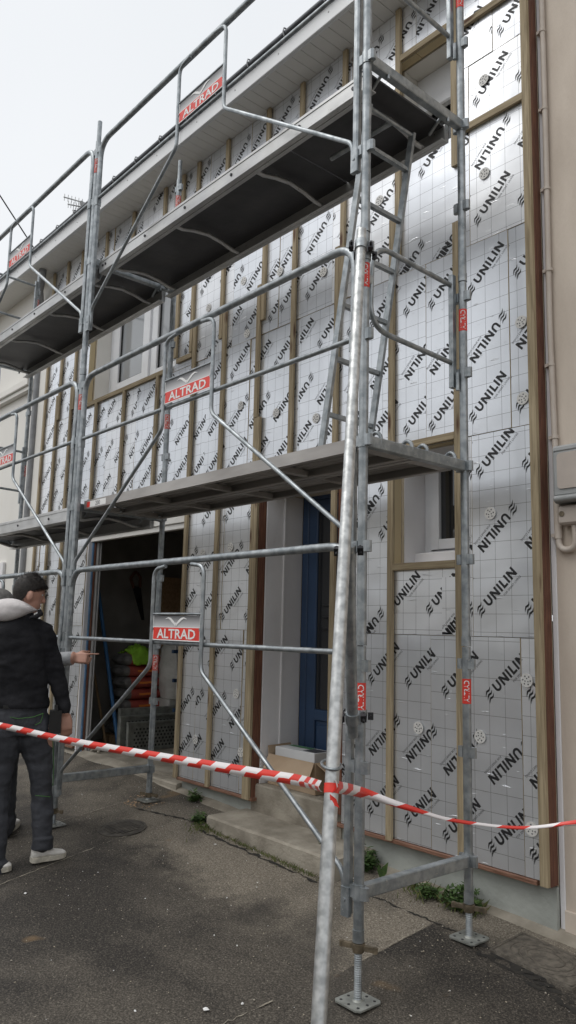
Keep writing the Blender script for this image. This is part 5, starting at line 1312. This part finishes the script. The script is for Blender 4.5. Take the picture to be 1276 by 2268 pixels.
# handsaw on the wall
sw = thing('hand_saw', 'dark hand saw hanging on the garage wall above the sacks', 'saw', (-5.61, 2.05, 1.3))
k = MB(); k.loft([[(-5.612, 2.00, 1.58), (-5.612, 2.12, 1.56), (-5.612, 2.19, 1.18), (-5.612, 2.15, 1.18)], [(-5.609, 2.00, 1.58), (-5.609, 2.12, 1.56), (-5.609, 2.19, 1.18), (-5.609, 2.15, 1.18)]], smooth=False); part(k, 'blade', 'darkmetal', sw)
k = MB(); k.tube(fillet([(-5.60, 2.02, 1.55), (-5.60, 1.97, 1.66), (-5.60, 2.03, 1.75), (-5.60, 2.10, 1.68), (-5.60, 2.10, 1.56)], .03, 4), .018, 8); part(k, 'handle', 'brownwood', sw)
k = MB(); k.bbox_(-5.612, -5.56, 2.36, 2.95, 0.2, 1.70, .004); ob = k.build('chipboard_sheet', 'osb', origin=(-5.59, 2.65, .2)); tag(ob, 'brown chipboard sheet standing against the garage wall', 'board')
# spare perforated scaffold planks on edge
def perforated(x, y0, y1, z0, z1, label):
    d = thing('perforated_plank', label, 'scaffold plank', (x, (y0 + y1) / 2, z0), 'spare planks in the garage')
    k = MB(); k.box(x - .012, x, y0 + .02, y1 - .02, z0 + .02, z1 - .02); part(k, 'plate', 'plate', d)
    k = MB(); k.bbox_(x - .03, x + .012, y0, y1, z1 - .025, z1, .004); k.bbox_(x - .03, x + .012, y0, y1, z0, z0 + .025, .004); k.bbox_(x - .03, x + .012, y0, y0 + .03, z0 + .026, z1 - .026, .004); k.bbox_(x - .03, x + .012, y1 - .03, y1, z0 + .026, z1 - .026, .004); part(k, 'rim', 'plate', d)
    k = MB(); nz = int((z1 - z0 - .09) / .034); ny = int((y1 - y0 - .14) / .042)
    for j in range(nz + 1):
        for i in range(ny): k.cyl((x - .001, y0 + .085 + i * .042 + (.021 if j % 2 else 0), z0 + .045 + j * .034), (x + .0015, y0 + .085 + i * .042 + (.021 if j % 2 else 0), z0 + .045 + j * .034), .0115, 8)
    pk = part(k, 'hole_pattern', 'darkmetal', d); pk['kind'] = 'stuff'


perforated(-4.66, 1.50, 2.6, GZ + .002, GZ + .29, 'front perforated steel plank standing on edge in the garage'); perforated(-4.72, 1.44, 2.6, GZ + .002, GZ + .35, 'perforated steel plank on edge behind the front one, below the sacks')
k = MB(); k.bbox_(-4.80, -4.75, 1.46, 2.7, GZ + .002, GZ + .42, .005); sp_ = k.build('steel_plank', 'plate', origin=(-4.78, 2, GZ)); tag(sp_, 'plain steel plank standing on edge behind the perforated planks', 'scaffold plank')
# bulk bag and hand truck
k = MB(); rr = []
for i in range(11):
    t = i / 10; r_ = .17 + .06 * math.sin(t * 3.0) - .10 * max(0, t - .8) * 5 * .5
    rr.append([(-4.90 + (r_ + .03 * noise.noise(Vector((a * 1.6, t * 4, 0)))) * math.cos(a), 2.22 + .05 * t + (r_ + .04 * noise.noise(Vector((a * 1.9, t * 4, 5)))) * math.sin(a), .34 + .66 * t) for a in [2 * math.pi * q / 22 for q in range(22)]])
k.loft(rr); k.bbox_(-5.07, -4.81, 2.06, 2.36, GZ + .002, .335, .02); bg_ = k.build('rubble_bag', 'bag', origin=(-4.9, 2.2, GZ)); tag(bg_, 'crumpled whitish bag beside the right jamb of the garage', 'bag')
ht = thing('step_ladder', 'small aluminium step ladder with blue caps in front of the whitish bag', 'step ladder', (-4.55, 2.2, GZ))
for y in (2.02, 2.40):
    k = MB(); k.tube([(-4.52, y, GZ + .002), (-4.64, y, .92)], .012, 8); part(k, 'leg', 'alu', ht)
for z in (.25, .55, .85):
    k = MB(); k.tube([(-4.52 - (z + .15) * .112, 2.0, z), (-4.52 - (z + .15) * .112, 2.42, z)], .013, 8); part(k, 'rung', 'alu', ht)
    k = MB(); k.obox((-4.52 - (z + .15) * .112, 2.005, z), Vector((.018, 0, 0)), Vector((0, .03, 0)), Vector((0, 0, .018))); part(k, 'blue_cap', 'blue', ht)
rb = MB()
for i in range(26):
    c_ = Vector((random.uniform(-4.95, -4.72), random.uniform(1.20, 1.46), GZ + .01)); s_ = random.uniform(.012, .035)
    rb.ellipsoid(c_ + UP * s_ * .4, Vector((s_, 0, 0)), Vector((0, s_ * random.uniform(.6, 1.1), 0)), Vector((0, 0, s_ * .7)), 6, 4)
rbo = rb.build('rubble', 'concrete'); rbo['kind'] = 'stuff'; rbo['label'] = 'small heap of grey rubble inside the garage doorway'; rbo['category'] = 'rubble'

# cardboard box on the threshold
bx = thing('cardboard_box', 'open brown cardboard box on the threshold of the blue door', 'box', (-1.8, 1.32, -.006))
X0, X1, Y0, Y1, Z0, Z1 = -2.07, -1.56, 1.20, 1.44, -.0055, .205
for a, nm in (((X0, X1, Y0, Y0 + .006, Z0, Z1), 'side'), ((X0, X1, Y1 - .006, Y1, Z0, Z1), 'side'), ((X0, X0 + .006, Y0 + .0065, Y1 - .0065, Z0, Z1), 'side'), ((X1 - .006, X1, Y0 + .0065, Y1 - .0065, Z0, Z1), 'side'), ((X0 + .0065, X1 - .0065, Y0 + .0065, Y1 - .0065, Z0, Z0 + .006), 'base')):
    k = MB(); k.box(*a); part(k, nm, 'cardboard', bx)
for vs in ([(X0 + .01, Y0 - .001, Z1), (X1 - .01, Y0 - .001, Z1), (X1 + .03, Y0 - .085, Z1 - .085), (X0 + .05, Y0 - .085, Z1 - .09)], [(X0, Y0, Z1), (X0, Y1, Z1), (X0 - .02, Y1 - .01, Z1 + .06), (X0 - .02, Y0 + .01, Z1 + .055)], [(X1, Y0, Z1), (X1, Y1, Z1), (X1 + .11, Y1, Z1 - .05), (X1 + .12, Y0 + .02, Z1 - .07)]):
    k = MB(); k.add(vs, [(0, 1, 2, 3)]); f_o = part(k, 'flap', 'cardboard', bx); f_o.modifiers.new('t', 'SOLIDIFY').thickness = .005
k = MB(); k.bbox_(-2.02, -1.60, 1.225, 1.40, .19, .262, .004); wc = k.build('white_carton', 'whitecard', origin=(-1.81, 1.3, .19)); tag(wc, 'white carton with green print lying in the open cardboard box', 'carton')
k = MB(); k.add([(-2.0, 1.33, .2635), (-1.76, 1.33, .2635), (-1.76, 1.385, .2635), (-2.0, 1.385, .2635)], [(0, 1, 2, 3)]); part(k, 'green_print', 'greencard', wc, recalc=False)
k = MB()
for i in range(5): k.box(-1.75 + i * .028, -1.73 + i * .028, 1.25, 1.37, .2632, .2645)
part(k, 'dark_print', 'inkgrey', wc)

# ------------------------------------------------------------------ street details
def cover_round(x, y, r):
    k = MB(); z = gz(x, y); vv = []
    def pt(a, q, h): xx, yy = x + q * math.cos(a), y + q * math.sin(a); return (xx, yy, gz(xx, yy) + h)
    rings = [[pt(2 * math.pi * i / 40, q, h) for i in range(40)] for q, h in ((r, -.01), (r, .008), (r * .9, .008), (r * .89, .004), (r * .87, .008), (.01, .008))]
    k.loft(rings, smooth=False); o = k.build('manhole_cover', 'iron', origin=(x, y, z)); tag(o, 'round dark manhole cover in the asphalt in front of the garage', 'manhole cover')
    k = MB()
    for i in range(-5, 6):
        for j in range(-5, 6):
            if math.hypot(i, j) < 5: a, b = x + i * r * .15, y + j * r * .15; k.obox((a, b, gz(a, b) + .0105), Vector((.012, 0, 0)), Vector((0, .012, 0)), Vector((0, 0, .0025)))
    part(k, 'tread', 'iron', o)


cover_round(-2.62, 0.33, 0.17)
def cover_square(x, y, a_, hx, hy):
    z = gz(x, y); e1 = Vector((math.cos(a_), math.sin(a_), 0)); e2 = Vector((-e1.y, e1.x, 0))
    def P(i, j, h): p = Vector((x, y, 0)) + e1 * i + e2 * j; p.z = gz(p.x, p.y) + h; return p
    k = MB(); k.add([P(-hx, -hy, .012), P(hx, -hy, .012), P(hx, hy, .012), P(-hx, hy, .012), P(-hx - .006, -hy - .006, -.02), P(hx + .006, -hy - .006, -.02), P(hx + .006, hy + .006, -.02), P(-hx - .006, hy + .006, -.02)], [(0, 1, 2, 3), (4, 5, 1, 0), (5, 6, 2, 1), (6, 7, 3, 2), (7, 4, 0, 3)])
    o = k.build('drain_cover', 'iron2', origin=(x, y, z)); tag(o, 'rectangular cast drain cover with raised rings at lower right', 'drain cover')
    k = MB()
    for q in (.15, .115, .08):
        k.tube([P(q * .9 * math.cos(t) * hx / .17, q * math.sin(t) * hy / .17, .0125) for t in [2 * math.pi * i / 28 for i in range(29)]], .0032, 5, caps=False)
    for i in (-1, 1): k.tube([P(-hx + .012, i * (hy - .012), .0125), P(hx - .012, i * (hy - .012), .0125)], .005, 5); k.tube([P(i * (hx - .012), -hy + .012, .0125), P(i * (hx - .012), hy - .012, .0125)], .005, 5)
    part(k, 'raised_ring', 'iron2', o)


M['iron2'] = mat('dusty cast iron', (0.075, 0.066, 0.054), 0.9, 0.0, col2=(0.15, 0.132, 0.108), vscale=30, bump=0.9, bscale=70)
cover_square(0.36, 0.875, -0.06, 0.22, 0.13)

# pale joint lines across the asphalt, and cracks, as thin laid strips
def strip(pts, wd, material, h, name):
    k = MB(); vs = []
    for i, (x, y) in enumerate(pts):
        q = Vector(pts[min(i + 1, len(pts) - 1)]) - Vector(pts[max(0, i - 1)]); nn = Vector((-q.y, q.x)).normalized() * wd * max(.06, .55 + 1.5 * noise.noise(Vector((x * 13, y * 13, 1))))
        for s in (1, -1): xx, yy = x + nn.x * s, y + nn.y * s; vs.append((xx, yy, gz(xx, yy) + h))
    k.add(vs, [(2 * i, 2 * i + 1, 2 * i + 3, 2 * i + 2) for i in range(len(pts) - 1)]); o = k.build(name, material, recalc=False); o['kind'] = 'structure'; return o


def wob_line(a, b, n, amp, seed):
    return [(a[0] + (b[0] - a[0]) * i / n + amp * noise.noise(Vector((i * .45, seed, 0))), a[1] + (b[1] - a[1]) * i / n + amp * noise.noise(Vector((i * .45, seed, 5)))) for i in range(n + 1)]


M['jointsand'] = mat('pale joint sand', (0.16, 0.14, 0.11), 0.95, 0, col2=(0.34, 0.31, 0.25), vscale=60)
M['crackdirt'] = mat('dark crack dirt', (0.012, 0.011, 0.010), 0.95, 0, col2=(0.03, 0.027, 0.022), vscale=40)
for a, b, sd_ in (((-.225, .20), (-.232, .84), 1.0), ((-2.22, -.95), (-2.46, .17), 2.0), ((-2.46, .17), (-2.47, .98), 3.0), ((-3.0, -.6), (-3.19, 1.0), 4.0), ((-.30, -.9), (-.26, -.25), 5.0)):
    strip(wob_line(a, b, 60, .012, sd_), .0045, 'jointsand', .003, 'pavement_joint')
for a, b, sd_, wd in (((-.66, .80), (-.03, .80), 7.0, .010), ((-2.2, .70), (-1.0, .70), 8.0, .016), ((-2.95, .62), (-2.3, .80), 9.0, .012), ((.06, .79), (.62, .66), 10.0, .030), ((.10, .72), (.95, .55), 11.0, .018)):
    strip(wob_line(a, b, 40, .03, sd_), wd, 'crackdirt', .0035, 'pavement_crack')

# scattered crumbs and chips
k = MB()
def crumb(x, y, s, col=0):
    c_ = Vector((x, y, gz(x, y) + s * .45)); a = random.uniform(0, 6); e1 = Vector((math.cos(a), math.sin(a), 0)) * s; e2 = Vector((-e1.y, e1.x, 0)) * random.uniform(.4, .9); e3 = Vector((0, 0, s * random.uniform(.3, .7)))
    k.cur = col; k.add([c_ + e1, c_ + e2, c_ - e1 * .8, c_ - e2, c_ + e3, c_ - e3], [(0, 1, 4), (1, 2, 4), (2, 3, 4), (3, 0, 4), (1, 0, 5), (2, 1, 5), (3, 2, 5), (0, 3, 5)])
for i in range(6500):
    x = random.uniform(-5.5, 2.2); t = random.random()
    y = 1.05 - abs(random.gauss(0, .45)) if t < .55 else random.uniform(-2.0, 1.1)
    crumb(x, y, random.choice((.002, .0025, .003, .004, .0055)) * random.uniform(.7, 1.3), (1 if random.random() < .05 else random.choice((0, 2, 2))))
for x, y, s in ((-.40, -.50, .018), (-.33, -.36, .011), (-.6, -.72, .009), (-1.9, .62, .012), (.1, -.6, .012), (-2.05, -.6, .012), (-1.2, .2, .008), (-.9, -.1, .009)): crumb(x, y, s, 1)
co_ = k.build('gravel', ['crumb', 'white', 'concrete'], recalc=False); co_['kind'] = 'stuff'; co_['label'] = 'pale gravel crumbs and chips scattered over the asphalt'; co_['category'] = 'gravel'

# dead leaves round the garage base jack
k = MB()
for i in range(90):
    a = random.uniform(0, 6.28); r_ = random.uniform(.05, .15); x, y = -3.03 + r_ * math.cos(a) * 1.2, .786 + r_ * math.sin(a) - .03; s = random.uniform(.006, .014); z = gz(x, y) + random.uniform(.004, .012); b = random.uniform(0, 6.28); e1 = Vector((math.cos(b), math.sin(b), random.uniform(-.3, .3))) * s; e2 = Vector((-math.sin(b), math.cos(b), random.uniform(-.4, .4))) * s * .5
    c_ = Vector((x, y, z)); k.add([c_ + e1, c_ + e2, c_ - e1, c_ - e2], [(0, 1, 2, 3)])
lv = k.build('leaf_litter', 'osb', recalc=False); lv['kind'] = 'stuff'; lv['label'] = 'brown leaf litter round the garage base jack'; lv['category'] = 'leaves'


# weeds
def weed(x, y, r, h, n, label, broad=False):
    z = gz(x, y); o = thing('weed', label, 'weed', (x, y, z), 'weeds along the wall'); k = MB(); st_ = MB()
    for i in range(n):
        a = random.uniform(0, 6.28); q = r * random.random() ** .5; hh = h * random.uniform(.25, 1) * (1 - .4 * (q / r)); tip = Vector((x + q * math.cos(a), min(y + q * math.sin(a) * .8, 1.10), z + hh)); root_ = Vector((x + q * .3 * math.cos(a), y + q * .3 * math.sin(a), z - .004))
        if i % 3 == 0: st_.tube([root_, root_.lerp(tip, .6) + UP * .01, tip], [.003, .002, .0012], 5)
        for j in range(3):
            s = random.uniform(.012, .028) * (1.7 if broad else 1); b = random.uniform(0, 6.28); e1 = Vector((math.cos(b), math.sin(b), random.uniform(-.2, .7))).normalized() * s; e2 = e1.cross(UP).normalized() * s * .42; c_ = tip + Vector((random.gauss(0, .012), random.gauss(0, .012), random.gauss(0, .012)))
            k.add([c_ - e1, c_ - e1 * .2 + e2, c_ + e1, c_ - e1 * .2 - e2], [(0, 1, 2, 3)], True)
    part(k, 'foliage', 'leaf', o, recalc=False)
    if st_.v: part(st_, 'stem', 'leaf', o)
    return o


weed(-0.93, 1.03, .08, .14, 110, 'bushy green weed at the wall foot behind the near uprights')
w2 = weed(-0.22, 1.02, .10, .15, 120, 'bushy weed at the wall foot beside the near wall jack')
weed(-0.44, 1.0, .07, .07, 40, 'low weed patch left of the near wall jack')
weed(-1.22, 0.98, .07, .13, 80, 'small weed at the right end of the step slab')
weed(-2.78, 1.05, .06, .07, 60, 'small dark weed at wall foot beside the garage')
weed(-2.35, 0.80, .06, .06, 60, 'tiny weed at the left corner of the step slab')
k = MB(); c0 = Vector((-.78, 1.0, gz(-.78, 1.0)))
for a, l in ((.3, .17), (-.6, .12), (1.3, .1)):
    d = Vector((math.cos(a) * .6, -.25, .7)).normalized(); s = d.cross(Vector((0, 1, 0))).normalized() * .022; k.add([c0, c0 + d * l * .5 + s, c0 + d * l, c0 + d * l * .5 - s], [(0, 1, 2, 3)], True)
part(k, 'broad_leaf', 'leaf', w2, recalc=False)
# grass tufts along the step edge and wall foot
k = MB()
def blade(x, y, h):
    a = random.uniform(0, 6.28); c_ = Vector((x, y, gz(x, y) - .003)); d = Vector((math.cos(a) * .5, math.sin(a) * .5, 1)).normalized() * h; s = Vector((-math.sin(a), math.cos(a), 0)) * .0022; m_ = c_ + d * .6; k.add([c_ - s, c_ + s, m_ + s * .8, c_ + d + Vector((math.cos(a), math.sin(a), 0)) * h * .25, m_ - s * .8], [(0, 1, 2, 3, 4)])
for i in range(420):
    t = random.random(); x = -2.25 + 1.3 * t; blade(x, .765 - abs(random.gauss(0, .018)) - .01, random.uniform(.01, .035))
for i in range(220): x = random.uniform(-.6, -.1); blade(x, 1.08 - abs(random.gauss(0, .06)), random.uniform(.02, .09))
for i in range(110): x = random.gauss(-2.2, .06); blade(x, .78 + random.gauss(0, .05) - .06, random.uniform(.015, .05))
gs = k.build('grass', 'grassblade', recalc=False); gs['kind'] = 'stuff'; gs['label'] = 'thin grass along the step edge and wall foot'; gs['category'] = 'grass'

# antenna on the roof, overhead cable
an = thing('roof_antenna', 'rake type television antenna above the gutter at upper left', 'antenna', (-8.1, 2.3, 6.7))
for i, (u0, v0, u1, v1) in enumerate(((141, 436, 190, 450), (150, 452, 186, 459), (161, 466, 190, 471))):
    a, b = px(u0, v0, 12.0), px(u1, v1, 12.2); k = MB(); k.tube([a, b], .012, 6); bm_ = part(k, 'boom', 'alu', an)
    for j in range(6):
        c_ = a.lerp(b, .04 + j * .16); k = MB(); k.tube([c_ - UP * .055, c_ + UP * .055], .006, 5); part(k, 'element', 'alu', bm_)
k = MB(); k.tube([px(180, 446, 12.1), px(184, 462, 12.1), px(192, 500, 12.2), px(194, 545, 12.2)], .03, 8); part(k, 'mast', 'meter', an)
k = MB(); pts = []; b = Vector((-6.25, 0.93, 5.43)); a = b + (px(-60, 335, 9.0) - b) * 6.0
for i in range(13): t = i / 12; p = a.lerp(b, t); p.z -= .05 * math.sin(math.pi * t); pts.append(p)
k.tube(pts, .009, 6); cb = k.build('overhead_cable', 'darkrubber', origin=b); tag(cb, 'thin black overhead cable running down to the eaves at upper left', 'cable')
